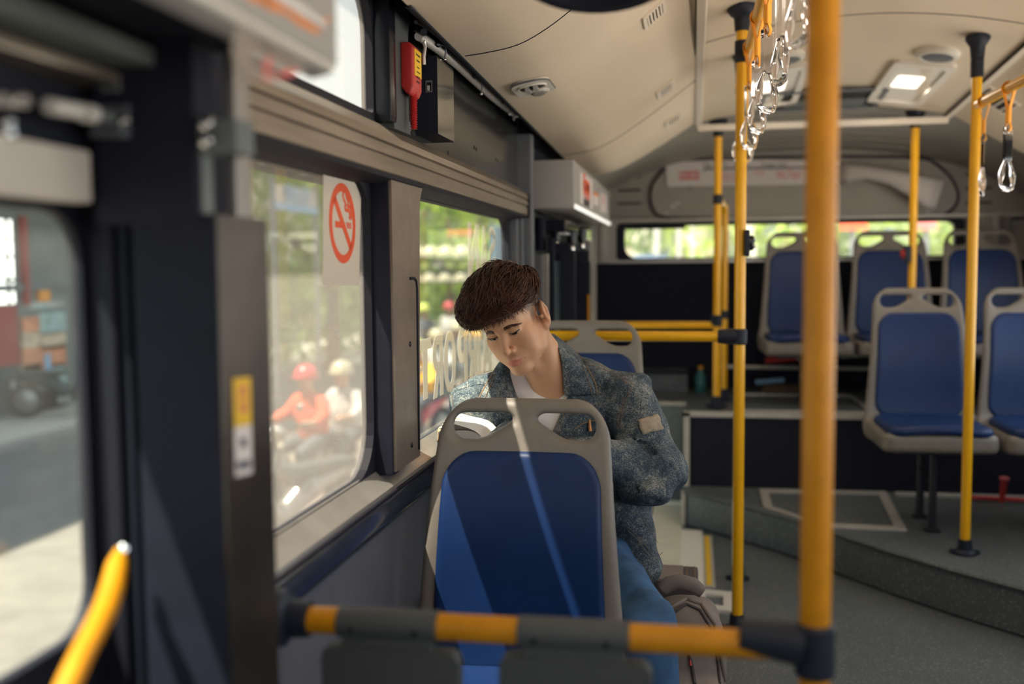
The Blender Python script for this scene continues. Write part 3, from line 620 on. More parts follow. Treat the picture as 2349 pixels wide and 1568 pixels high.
# ---------------------------------------------------------------- seats
def build_seat():
    tl = .20
    def back2(P, hw0, hw1, zb, zt, r, zl=.45, zh=.94):
        x, y, z = P; hw = hw0+(hw1-hw0)*np.clip((z-zl)/(zh-zl), -.2, 1.1); xs = np.abs(x)*hw0/hw
        qx, qz = xs-hw0+r, np.abs(z-(zb+zt)/2)-(zt-zb)/2+r
        return np.sqrt(np.maximum(qx, 0)**2+np.maximum(qz, 0)**2)+np.minimum(np.maximum(qx, qz), 0)-r
    def mid(P):
        x, y, z = P; return y-(tl*(z-.42)-.45*x*x+.018*np.cos((z-.42)*9))
    def hole(P):
        x, y, z = P; ax = np.abs(x); qx, qz = np.abs(ax-.090)-.068+.026, np.abs(z-.955)-.027+.026
        d = np.sqrt(np.maximum(qx, 0)**2+np.maximum(qz, 0)**2)+np.minimum(np.maximum(qx, qz), 0)-.026
        return smax(d, (.972-z-(ax-.02)*.62)*.85, .012)
    def shell(P):
        x, y, z = P
        b = smax(back2(P, .232, .192, .33, 1.015, .092), np.abs(mid(P))-.017, .024)
        b = smax(b, -hole(P), .022)
        qx, qy = np.abs(x)-.228+.05, np.abs(y+.20)-.235+.05
        pan2 = np.sqrt(np.maximum(qx, 0)**2+np.maximum(qy, 0)**2)+np.minimum(np.maximum(qx, qy), 0)-.05
        pan = smax(pan2, np.abs(z-.385-.10*np.maximum(-y-.36, 0))-.040, .03)
        return smin(b, pan, .04)
    sh = sculpt('shell', shell, (-.25, -.46, .30), (.25, .17, 1.04), .0042, 'seat_grey', None)
    def pad(P):
        b = back2(P, .192, .170, .435, .905, .075); m = mid(P)+.016
        return smax(b, np.abs(m)-.013, .016)
    pd = sculpt('back_pad', pad, (-.21, -.10, .42), (.21, .13, .93), .0042, 'seat_blue', None)
    def cush(P):
        x, y, z = P; qx, qy = np.abs(x)-.208+.07, np.abs(y+.235)-.215+.07
        d = np.sqrt(np.maximum(qx, 0)**2+np.maximum(qy, 0)**2)+np.minimum(np.maximum(qx, qy), 0)-.07
        zc = .440+.012*np.cos(x*9)-.02*np.exp(-((x)**2+(y+.17)**2)/.02)-.05*np.maximum(-y-.38, 0)
        return smax(d, np.abs(z-zc)-.020, .026)
    cu = sculpt('seat_cushion', cush, (-.225, -.47, .39), (.225, 0, .50), .0045, 'seat_blue', None)
    legs = []
    for y in (-.30, -.06):
        mb = MB().tube([(0, y, 0.004), (0, y, .36)], .017, 12); mb.lathe([(.034, 0), (.034, .008), (.02, .014)], (0, y, 0), n=14); mb.ball((0, y-.022, .010), .006, 5)
        legs.append(mb.make('leg', 'leg_black', None, smooth=True))
    br = MB().tube([(0, -.30, .20), (0, -.06, .22)], .010, 8); br.box((-.16, -.36, .335), (.16, -.02, .352)); legs.append(br.make('underframe', 'leg_black', None))
    root = empty('bus_seat', (0, 0, 0)); root['category'] = 'seat'
    for o in [sh, pd, cu]+legs: o.parent = root
    return root
SEAT = build_seat()
SX = -.365
SEATS = [
    ('near', (SX, 2.05, -.005), 'empty blue bus seat in front of the reading man, sunlit stripe down its backrest', None),
    ('man', (SX, 2.74, -.03), 'blue bus seat that the reading man sits on, hidden behind him', None),
    ('third', (SX, 3.37, .098), 'empty blue bus seat right behind the reading man, yellow rail behind its grips', None),
    ('m1', (.998, 4.68, .178), 'blue bus seat on the lower step, behind the yellow pole with the strap rail', None),
    ('m2', (1.474, 4.68, .178), 'blue bus seat on the lower step, cut off by the picture edge', None),
    ('r1', (.600, 5.78, .475), 'blue back row seat partly hidden by the thick blurred yellow pole', None),
    ('r2', (1.075, 5.78, .475), 'middle blue seat of the back row, behind the pole with the red stop button', None),
    ('r3', (1.551, 5.78, .475), 'blue seat of the back row at the right wall end', None)]
for i, (k, loc, lab, g) in enumerate(SEATS):
    o = SEAT if i == 0 else copy_tree(SEAT)
    o.location = loc; o['label'] = lab; o['group'] = 'blue bus seats'
    if k in ('r1', 'r2', 'r3'):
        for c in o.children:
            if c.name.startswith('leg'): c.scale.z = 1.0; c.location.z = .075; c.scale.z = .80
# seat feet on the raised floor stand on a plinth
# ---------------------------------------------------------------- poles
def pole(name, p, top, r, label, base=True, cap=True, flange=.045, deep=False):
    e = empty(name, p, label, 'pole', 'yellow grab poles'); h = top-p[2]
    MB().tube([(0, 0, .02), (0, 0, h-.02)], r, 20).make('tube', 'yellow', e, smooth=True, world=False)
    if base:
        mb = MB().lathe([(flange, 0), (flange, .010), (flange*.85, .016), (r+.008, .022), (r+.006, .06)], (0, 0, 0), n=20)
        mb.obox((flange*.98, 0, .010), (.022, .03, .014), bev=.003); mb.obox((-flange*.98, 0, .010), (.022, .03, .014), bev=.003)
        mb.make('floor_flange', 'clamp', e, smooth=True, world=False)
    if cap: MB().lathe([(r+.005, h-.085), (r+.009, h-.04), (flange*.8, h-.032), (flange*1.05, h-.015), (flange*1.05, h)], (0, 0, 0), n=20).make('ceiling_flange', 'clamp', e, smooth=True, world=False)
    return e
def band(e, z, r, h=.05): # z in bus coordinates
    zz = z-e.location.z; return MB().lathe([(r+.001, zz-h/2), (r+.005, zz-h/2+.003), (r+.005, zz+h/2-.003), (r+.001, zz+h/2)], (0, 0, 0), n=20).make('clamp_band', 'clamp', e, smooth=True, world=False)
def elbow(e, z, r, d, ln, h=.045, drop=0.0):
    """black T-clamp from a pole towards direction d"""
    zz = z-e.location.z; d = Vector(d).normalized()
    mb = MB().lathe([(r+.002, zz-h/2-drop), (r+.007, zz-h/2-drop+.004), (r+.007, zz+h/2-.004), (r+.002, zz+h/2)], (0, 0, 0), n=20)
    mb.tube([d*.01+Vector((0, 0, zz)), d*(ln*.6)+Vector((0, 0, zz)), d*ln+Vector((0, 0, zz))], [h*.52, h*.50, h*.42], 16)
    return mb.make('tee_clamp', 'clamp', e, smooth=True, world=False)
pa_x = at(1692, 1300, Y=3.56).x
PA = pole('grab_pole', (pa_x, 3.56, 0), ceil_z(pa_x, 3.56), .0195, 'tall yellow aisle pole with a black bell box and tee clamp', flange=.050)
band(PA, 2.03, .0195, .075); elbow(PA, 1.053, .0195, (-1, 0, 0), .075, .055)
mb = MB(); mb.box((.012, -.028, -.045), (.030, .022, .045), .006)
bell = mb.make('stop_button', 'clamp', None); bell.location = (pa_x, 3.545, 1.378); tag(bell, 'black stop button box on the aisle pole beside the rear window', 'stop button', 'stop buttons')
MB().lathe([(.026, 0), (.026, .012), (.018, .018)], (.028, -.004, 0), (1, 0, 0), 16).make('button_cap', 'black_gloss', bell, smooth=True, world=False)
for z in (-.012, .010): MB().ball((.046, -.010, z), .006, 6).make('indicator', 'chrome', bell, smooth=True, world=False)
pb = at(1702, 150, Y=4.15); PB = pole('grab_pole', (pb.x, 4.15, 0.175 if False else 0), ceil_z(pb.x, 4.15), .0195, 'yellow pole standing directly behind the aisle pole with the bell box, only its top shows', flange=.036)
PB.location.z = .175 if False else 0.0
band(PB, 2.02, .0195, .07)
pc = at(2226, 1255, Z=.175); pc = Vector((pc.x-.02, 4.05, .175))
pcx = (at(2234, 150, Y=4.05).x+at(2221, 1240, Y=4.05).x)/2
PC = pole('grab_pole', (pcx, 4.05, .175), ceil_z(pcx, 4.05), .0185, 'yellow pole in front of the lower-step seat, holding the short strap rail', flange=.042); band(PC, 2.03, .0185, .07)
pd_ = (at(2098, 250, Y=5.28).x+at(2093, 690, Y=5.28).x)/2
PD = pole('grab_pole', (pd_, 5.28, .56), ceil_z(pd_, 5.1), .0195, 'yellow pole with the red stop button in front of the back row', flange=.045)
mb = MB(); mb.box((-.045, -.03, -.042), (-.012, .02, .042), .008)
b2 = mb.make('stop_button', 'clamp', None); b2.location = (pd_, 5.27, at(2085, 582, Y=5.27).z); tag(b2, 'small stop button box with a red cap in front of the back row', 'stop button', 'stop buttons')
MB().lathe([(.022, 0), (.022, .010), (.012, .016)], (-.043, -.006, 0), (-1, -.3, 0), 14).make('button_cap', 'red', b2, smooth=True, world=False)
pe = (at(1646, 260, Y=5.33).x+at(1645, 900, Y=5.33).x)/2
PE = pole('grab_pole', (pe, 5.30, .56), ceil_z(pe, 5.15), .0195, 'yellow stanchion with two black clamps at the platform edge, standing by the rear steps', flange=.045)
band(PE, at(1646, 457, Y=5.3).z, .0195, .05); elbow(PE, at(1646, 735, Y=5.3).z, .0195, (-1, 0, 0), .03, .06)
# second bowed handrail behind the stanchion
px_ = at(1662, 700, Y=5.62).x; zt = at(1650, 462, Y=5.45).z
hb = empty('bow_handrail', (px_, 5.62, .55), 'bowed yellow handrail bent over just behind the rear stanchion', 'handrail')
arc = [(px_, 5.62, .57), (px_, 5.62, zt-.10), (px_-.004, 5.60, zt-.045), (px_-.014, 5.55, zt-.010), (px_-.028, 5.46, zt), (px_-.045, 5.30, zt)]
MB().tube(smooth_prof(arc, 4), .017, 16).make('tube', 'yellow', hb, smooth=True)
MB().lathe([(.040, 0), (.040, .012), (.024, .018), (.022, .07)], (px_, 5.62, .55), n=18).make('floor_flange', 'clamp', hb, smooth=True)
MB().lathe([(.022, 0), (.022, .045)], (px_, 5.62, at(1662, 722, Y=5.62).z-.02), n=18).make('clamp_band', 'clamp', hb, smooth=True)
# near pole and guard rail with two hanging boards
np_ = at(1880, 700, Y=1.25)
PN = pole('grab_pole', (np_.x, 1.25, 0), ceil_z(np_.x, 1.25), .0188, 'thick out-of-focus yellow pole closest to the viewer, black corner clamp low on it')
for c in PN.children:
    if c.name.startswith('tube'): c.data.materials[0] = MT['yellow_deep']
zc_ = at(1880, 1490, Y=1.25).z
mb = MB().lathe([(.020, -.034), (.0245, -.030), (.0245, .030), (.020, .034)], (0, 0, zc_), n=20)
mb.tube([(-.015, 0, zc_+.006), (-.050, 0, zc_+.010), (-.092, 0, zc_+.013)], [.0275, .0245, .0215], 16); mb.make('tee_clamp', 'clamp', PN, smooth=True, world=False)
ra, rb = at(660, 1417, Y=1.235), at(1790, 1480, Y=1.25)
gr = empty('guard_rail', ra, 'yellow horizontal guard rail with two grey padded boards in front of the empty seat', 'rail')
MB().tube([ra, rb], .0178, 20).make('tube', 'yellow_deep', gr, smooth=True)
dirx = (rb-ra).normalized()
def on_rail(px): return ra+(rb-ra)*((px-660)/(1790-660))
MB().lathe([(.038, 0), (.038, .016), (.026, .022), (.0235, .05)], (ra.x-.018, ra.y, ra.z), dirx, 20).make('wall_flange', 'clamp', gr, smooth=True)
for (x0, x1, b0, b1) in ((788, 1025, 742, 1084), (1212, 1463, 1162, 1520)):
    a, b = on_rail(x0), on_rail(x1)
    MB().tube([a, b], .0205, 20).make('sleeve', 'pad_grey', gr, smooth=True)
    c0, c1 = on_rail(b0), on_rail(b1); zt_ = (a.z+b.z)/2-.030
    mb = MB().prism(rrect(c0.x+.004, zt_-.36, c1.x-.004, zt_, .016), lambda p, q, d: (p, d, q+(p-(c0.x+c1.x)/2)*dirx.z/dirx.x), a.y-.014, a.y+.012); bd = mb.make('backboard', 'pad_grey', gr)
    mb = MB().box((a.x+.006, a.y-.012, zt_-.012), (b.x-.006, a.y+.010, a.z-.004), .004); mb.make('hanger_tab', 'pad_grey', gr)
    for f in (.16, .80):
        s_ = a+(b-a)*f; MB().lathe([(.0035, 0), (.0035, .003)], (s_.x, s_.y-.0195, s_.z-.004), (0, -1, 0), 10).make('screw', 'black_gloss', gr)
# horizontal yellow rails behind the third seat
def bar(name, a, b, r, label, m='yellow'):
    e = empty(name, a, label, 'rail'); MB().tube([a, b], r, 18).make('tube', m, e, smooth=True); return e
z1 = 1.053
bar('cross_rail', Vector((-.60, 3.56, z1)), Vector((pa_x-.03, 3.56, z1)), .0185, 'yellow cross rail from the aisle pole to the wall behind the seat grips')
z2 = at(1600, 745, Y=5.3).z
bar('cross_rail', Vector((-.60, 5.30, z2)), Vector((pe-.02, 5.30, z2)), .018, 'second yellow cross rail farther back, ending at the rear stanchion')
# ---------------------------------------------------------------- strap rails and hanging hand grips
def rod(name, a, b, label):
    e = empty(name, a, label, 'rail'); MB().tube([a, b], .0175, 18).make('tube', 'yellow', e, smooth=True)
    MB().ball(tuple(b), .0175, 8).make('end_cap', 'yellow', e, smooth=True); return e
RX = pa_x+.030; RZ = 2.045
R1 = rod('strap_rail', Vector((RX, .9, RZ)), Vector((RX-.012, 4.18, RZ-.03)), 'yellow overhead rail carrying the row of clear hand grips along the aisle')
q0, q1 = at(2245, 240, Y=3.98), at(2349, 186, Y=3.42)
R2 = rod('strap_rail', Vector((q0.x+(q1.x-q0.x)*4, 1.9, q0.z+(q1.z-q0.z)*3)), Vector((q0.x, 3.98, q0.z)), 'short yellow overhead rail starting at the pole on the lower step')
def grip_parts():
    e = empty('hand_grip', (0, 0, 0)); e['category'] = 'hand grip'
    # webbing loop over the rail, pinched together in the buckle (u = along the loop's plane)
    def strip(pts, w, t=.0014):
        mb = MB(); n = len(pts); rows = []
        for i, (u, z) in enumerate(pts):
            a = pts[max(i-1, 0)]; b = pts[min(i+1, n-1)]; tx, tz = b[0]-a[0], b[1]-a[1]; L = math.hypot(tx, tz)+1e-9; nx, nz = -tz/L*t, tx/L*t
            rows.append([(u+nx, -w/2, z+nz), (u+nx, w/2, z+nz), (u-nx, w/2, z-nz), (u-nx, -w/2, z-nz)])
        mb.loft(rows, closed=True); return mb
    lp = [(.004, -.066)]+[(.0215*math.sin(t), .0215*math.cos(t)) for t in np.linspace(math.pi*.70, -math.pi*.70, 15)]+[(-.004, -.066)]
    strip(lp, .017).make('loop', 'orange_strap', e)
    MB().obox((0, 0, -.088), (.013, .021, .050), bev=.004).make('buckle', 'orange_strap', e)
    lo = [(.004, -.112)]+[(.009*math.cos(t), -.130+.012*math.sin(t)) for t in np.linspace(.4, -math.pi-.4, 11)]+[(-.004, -.112)]
    strip(lo, .013).make('lower_loop', 'orange_strap', e)
    mb = MB().ring(rrect(-.024, -.236, .024, -.128, .006), rrect(-.007, -.147, .007, -.137, .004), lambda a, b, d: (d, a, b), -.0045, .0045); mb.make('card_holder', 'clear_plastic', e)
    pts = [(-.012, -.234), (-.020, -.246), (-.030, -.262), (-.037, -.284), (-.040, -.306), (-.034, -.324), (-.014, -.330), (.014, -.330), (.034, -.324), (.040, -.306), (.037, -.284), (.030, -.262), (.020, -.246), (.012, -.234)]
    sp = smooth_prof(pts, 3); rr = [.0048+.0052*math.exp(-((z+.285)/.024)**2)+.0035*math.exp(-((z+.330)/.006)**2) for u, z in sp]
    MB().tube([(0, u, z) for u, z in sp], rr, 12, flat=1.0, up=(1, 0, 0)).make('handle', 'clear_plastic', e, smooth=True)
    return e
G0 = grip_parts()
ZW = {1: 'nearest hand grip of the aisle row, cut by the top edge of the picture', 2: 'second hand grip of the aisle row, seen edge-on above the larger rings', 3: 'third hand grip of the aisle row, largest clear ring in front of the ceiling lamp',
      4: 'fourth hand grip of the aisle row, clear ring just left of the third', 5: 'fifth hand grip of the aisle row, small ring over the dark hatch', 6: 'last hand grip of the aisle row, with a dark card in its holder'}
first = True
for k, (y, rz) in enumerate(((1.93, .30), (2.30, .22), (2.68, -.62), (3.06, -.58), (3.45, -.62), (3.84, -.95))):
    g = G0 if first else copy_tree(G0); first = False
    g.location = (RX-.012*(y-.9)/3.28, y, RZ-.03*(y-.9)/3.28); g.rotation_euler = (0, 0, rz); g['label'] = ZW[k+1]; g['group'] = 'clear hand grips'
    if k == 5:
        MB().prism(rrect(-.021, -.232, .021, -.152, .003), lambda a, b, d: (d, a, b), -.0036, .0036).make('card', 'shop_dark', g, world=False)
for px, py, y, rz, lab in ((2262, 232, 3.90, -.35, 'hand grip closest to the pole on the second strap rail'), (2318, 203, 3.58, -.75, 'hand grip with a dark card, outer one on the second strap rail')):
    t = (y-1.9)/(3.98-1.9); a, b = R2.location, Vector((q0.x, 3.98, q0.z))
    g = copy_tree(G0); g.location = a+(b-a)*t; g.rotation_euler = (0, 0, rz); g['label'] = lab; g['group'] = 'clear hand grips'
    MB().prism(rrect(-.021, -.232, .021, -.152, .003), lambda a, b, d: (d, a, b), -.0036, .0036).make('card', 'shop_dark' if rz < -.5 else 'orange_strap', g, world=False)
# ---------------------------------------------------------------- front door, at the left edge of the frame
d1 = bpy.data.objects.new('door_1', None); COL.objects.link(d1); d1.location = (-.68, .35, -.3); d1['kind'] = 'structure'
MB().ring(rrect(-.30, -.55, 1.045, 1.45, .02, rs=[.02]*4), rrect(-.24, at(188, 1446, X=-.68).z, at(184, 900, X=-.68).y, at(60, 476, X=-.68).z, .055), YZ, -.686, -.672).make('door_frame', 'rubber', d1)
MB().box((-.682, -.25, -.40), (-.679, 1.03, 1.40)).make('pane', 'door_glass', d1)
yd = at(190, 900, X=-.665).y
MB().box((-.69, 1.022, -.35), (-.640, 1.05, 1.46), .006).make('door_seal', 'rubber', d1)
MB().box((-.66, 1.050, -.35), (-.61, 1.075, 1.46), .006).make('door_post', 'black', d1)
MB().box((-.640, 1.030, -.35), (-.628, 1.05, 1.44), .003).make('door_brush', 'dark_panel', d1)
# yellow handle of that door: flattened bent bar
hpts = [at(px, py, X=x) for px, py, x in ((276, 1262, -.610), (268, 1295, -.603), (258, 1345, -.594), (240, 1400, -.582), (214, 1450, -.572), (188, 1500, -.566), (160, 1560, -.560), (132, 1625, -.556))]
hd_ = empty('door_handle_bar', hpts[0], 'bent yellow grab handle on the front door, lower corner beside the glass', 'door handle')
MB().tube(hpts, [.006, .011, .0125, .0125, .012, .0115, .0115, .0115], 14).make('bar', 'yellow_deep', hd_, smooth=True)
MB().lathe([(.005, -.004), (.006, .004), (.003, .007)], hpts[0]+Vector((.004, 0, .002)), (.6, -.6, .2), 12).make('screw', 'chrome', hd_)
# ---------------------------------------------------------------- upright partition post with stickers
yp = .99; xe = at(510, 900, Y=yp).x
pp = empty('door_pillar_cover', (xe-.04, yp+.07, 0), 'black upright cover by the front door with a yellow and white sticker', 'pillar cover')
y2 = at(622, 900, X=xe).y; zt = at(510, 489, Y=yp).z
MB().box((xe-.10, yp, -.3), (xe-.001, y2, zt), .004).make('body', 'black', pp)
MB().box((xe-.003, yp+.001, .30), (xe+.0005, y2, zt-.001)).make('side_plate', 'post_metal', pp)
def on_x(px, py, X): p = at(px, py, X=X); return (p.y, p.z)
xs = xe+.0012
c = [on_x(px, py, xs) for px, py in ((535, 868), (575, 864), (579, 1085), (541, 1094))]
st = MB().prism(c, YZ, xs-.0008, xs).make('sticker', 'paper', pp)
c = [on_x(px, py, xs+.0004) for px, py in ((535, 868), (575, 864), (577, 972), (538, 980))]; MB().prism(c, YZ, xs, xs+.0005).make('sticker_head', 'label_yellow', pp)
c = [on_x(px, py, xs+.0008) for px, py in ((549, 888), (566, 886), (568, 942), (551, 946))]; MB().ring(c, [((a*.6+sum(q[0] for q in c)/4*.4), (b*.7+sum(q[1] for q in c)/4*.3)) for a, b in c], YZ, xs+.0004, xs+.001).make('sticker_symbol', 'pink_print', pp)
c = [on_x(px, py, xs+.0008) for px, py in ((553, 1005), (565, 1003), (566, 1024), (554, 1027))]; MB().prism(c, YZ, xs+.0002, xs+.0006).make('sticker_symbol', 'ink', pp)
c = [on_x(px, py, xs+.0008) for px, py in ((544, 1058), (575, 1052), (576, 1072), (546, 1079))]; MB().prism(c, YZ, xs+.0002, xs+.0006).make('sticker_line', 'grey_trim', pp)
# ---------------------------------------------------------------- front door machinery and header
me_ = empty('door_drive', (-.62, .9, 1.45), 'dark out-of-focus drive mechanism above the front door with brass bolts and bright cylinders', 'door mechanism')
def on_y(px, py, Y): p = at(px, py, Y=Y); return p
MB().box((-.66, .2, 1.43), (-.655, 1.02, 1.66)).make('back_plate', 'dark_panel', me_)
MB().box((-.655, .55, 1.372), (-.632, on_x(212, 400, -.632)[0], 1.428), .006).make('name_plate', 'white_panel', me_)
zr_ = at(280, 182, X=-.60).z; MB().box((-.655, .1, zr_-.006), (-.60, on_x(285, 180, -.60)[0], zr_+.006), .003).make('guide_rail', 'rail_metal', me_)
zr_ = at(390, 148, X=-.56).z; MB().box((-.655, .1, zr_-.008), (-.56, on_x(395, 140, -.56)[0], zr_+.012), .004).make('guide_rail', 'shop_grey', me_)
a = at(112, 243, X=-.60); b = at(182, 255, X=-.60); r = .0080
MB().tube([a, b], r, 16).make('cylinder', 'white_plastic', me_, smooth=True)
a2 = at(190, 258, X=-.60); b2_ = at(214, 262, X=-.60); MB().tube([a2, b2_], .0095, 16).make('cylinder_cap', 'white_plastic', me_, smooth=True)
MB().tube([at(-40, 225, X=-.61), at(60, 232, X=-.61)], .006, 12).make('cylinder', 'white_plastic', me_, smooth=True)
MB().tube([at(214, 262, X=-.60), at(440, 305, X=-.60)], .006, 12).make('piston', 'shop_grey', me_, smooth=True)
for px, py in ((36, 226), (52, 228), (15, 282), (17, 305), (285, 276), (362, 210), (352, 218), (364, 238), (368, 352), (492, 174)):
    p = at(px, py, X=-.588); MB().lathe([(.0065, 0), (.0055, .005), (.003, .007)], p, (1, -.4, 0), 10).make('bolt', 'chrome', me_, smooth=True)
q = [on_x(px, py, -.60) for px, py in ((262, 195), (370, 175), (398, 260), (392, 290), (330, 262))]; MB().prism(q, YZ, -.62, -.60).make('bracket', 'shop_grey', me_)
q = [on_x(px, py, -.59) for px, py in ((272, 312), (292, 240), (392, 262), (395, 332))]; MB().prism(q, YZ, -.625, -.59).make('bracket', 'grey_trim', me_)
q = [on_x(px, py, -.58) for px, py in ((388, 112), (438, 128), (442, 182), (396, 160))]; MB().prism(q, YZ, -.60, -.58).make('clip', 'sill', me_)
# rotating door column with its bearing block
MB().box((-.66, 1.10, 1.28), (-.560, 1.15, 1.78)).make('shield', 'black', me_)
MB().box((-.635, .985, 1.35), (at(446, 300, Y=.985).x, 1.03, 1.72), .004).make('column', 'black', me_)
p = at(372, 430, Y=1.0); MB().box((p.x, 1.0, 1.30), (p.x+.018, 1.02, at(372, 340, Y=1.0).z), .003).make('cover_strip', 'sill', me_)
MB().box((p.x+.018, .995, 1.30), (p.x+.05, 1.02, 1.44), .003).make('cover_strip', 'shop_grey', me_)
a, b = at(446, 270, Y=.98), at(538, 348, Y=.98); MB().box((a.x, .985, b.z), (b.x, 1.03, a.z), .004).make('bearing_block', 'shop_grey', me_)
for py in (283, 322):
    p = at(477, py, Y=.978); MB().lathe([(.0075, 0), (.0075, .006), (.005, .008)], p, (0, -1, 0), 16).make('bolt', 'chrome', me_, smooth=True)
p0, p1 = at(512, 200, Y=1.05), at(545, 480, Y=1.05); MB().box((p0.x, 1.05, 1.33), (p1.x, 1.09, 1.66), .004).make('jamb_strip', 'sill', me_)
# header box over the front door
hx_ = -.385; he = at(772, 100, X=hx_).y; zb = at(770, 168, X=hx_).z
hb_ = empty('door_header_box', (hx_-.1, .6, zb), 'grey header box above the front door with faded orange lettering', 'header box')
MB().box((-.62, -.3, zb+.028), (hx_-.034, he-.004, zb+.25)).make('inner_case', 'black', hb_)
MB().prism([(hx_-.034, zb+.004), (hx_-.03, zb-.004), (hx_-.008, zb), (hx_, zb+.012), (hx_, zb+.26), (hx_-.034, zb+.26)], lambda a, b, d: (a, d, b), -.3, he).make('body', 'box_grey', hb_)
MB().tube([(hx_+.001, -.3, zb+.042), (hx_+.001, he-.05, zb+.042)], .006, 8).make('trim_strip', 'silver', hb_, smooth=True)
MB().tube([(hx_-.006, -.3, zb+.006), (hx_-.006, he-.004, zb+.006)], .005, 8).make('pale_edge', 'white_plastic', hb_, smooth=True)
for pts in (((600, 5), (640, -4), (680, 20), (700, 45), (735, 50), (760, 35), (745, 62), (730, 78), (690, 58), (655, 30), (620, 22)), ((560, -30), (640, -30), (640, -8), (610, 12), (575, 0))):
    MB().prism([on_x(a, b, hx_+.001) for a, b in pts], YZ, hx_, hx_+.0008).make('faded_print', 'orange_print', hb_)
q = [at(*p, X=hx_-.004) for p in ((533, 88), (532, 120), (540, 150), (560, 172), (590, 183), (630, 182), (672, 168), (706, 150), (690, 140), (640, 112), (590, 88), (545, 62))]
MB().prism([(p.y, p.z) for p in q], YZ, hx_-.004, hx_-.0028).make('peeling_sticker', 'sticker_back', hb_)
for pts in (((606, 138), (622, 130), (620, 160), (608, 176)), ((604, 170), (630, 176), (628, 183), (606, 182)), ((640, 165), (668, 158), (690, 162), (668, 174), (640, 178))):
    MB().prism([on_x(a, b, hx_-.0024) for a, b in pts], YZ, hx_-.0027, hx_-.002).make('sticker_print', 'pink_print', hb_)
# ---------------------------------------------------------------- no-smoking notice on the filmed window
GX = -.676
nq = [at(*p, X=GX) for p in ((741, 398), (828, 421), (823, 655), (740, 654))]
ns = empty('no_smoking_notice', nq[3], 'cream window sticker with a red no smoking sign on the filmed window', 'sign')
MB().prism([(p.y, p.z) for p in nq], YZ, GX, GX+.0008).make('sheet', mat('notice_sheet', (.68, .60, .50), .6), ns)
cy_, cz_ = at(785, 512, X=GX).y, at(785, 512, X=GX).z; ry = (at(815, 512, X=GX).y-at(755, 512, X=GX).y)/2; rz = (at(785, 420, X=GX).z-at(785, 604, X=GX).z)/2
def el(f, n=40): return [(cy_+ry*f*math.cos(2*math.pi*i/n), cz_+rz*f*math.sin(2*math.pi*i/n)) for i in range(n)]
MB().ring(el(1), el(.79), YZ, GX+.0008, GX+.0016).make('prohibition_ring', 'red_print', ns)
def onotice(u, v): return (cy_+ry*u, cz_+rz*v)
MB().prism([onotice(u, v) for u, v in ((-.66, .52), (-.50, .66), (.66, -.52), (.50, -.66))], YZ, GX+.0008, GX+.0016).make('slash', 'red_print', ns)
MB().prism([onotice(u, v) for u, v in ((-.56, .04), (-.10, .04), (.02, -.12), (-.56, -.12))], YZ, GX+.0008, GX+.0015).make('cigarette', 'red_print', ns)
MB().prism([onotice(u, v) for u, v in ((.28, .04), (.42, .04), (.42, -.10), (.36, -.12))], YZ, GX+.0008, GX+.0015).make('cigarette', 'red_print', ns)
for u in (.50, .62): MB().prism([onotice(a, b) for a, b in ((u-.03, .04), (u+.03, .04), (u+.03, -.12), (u-.03, -.12))], YZ, GX+.0008, GX+.0015).make('ash', 'red_print', ns)
for sm in ([(.54, .12), (.56, .26), (.48, .34), (.26, .34), (.20, .42), (.26, .50), (.12, .60), (.06, .72), (.12, .80)], [(.66, .12), (.68, .32), (.58, .44), (.40, .44), (.46, .54), (.36, .66), (.28, .74)]):
    pts = smooth_prof([onotice(*q) for q in sm], 4); MB().tube([(GX+.001, a, b) for a, b in pts], .0042, 6, flat=.25, up=(1, 0, 0)).make('smoke', 'red_print', ns)
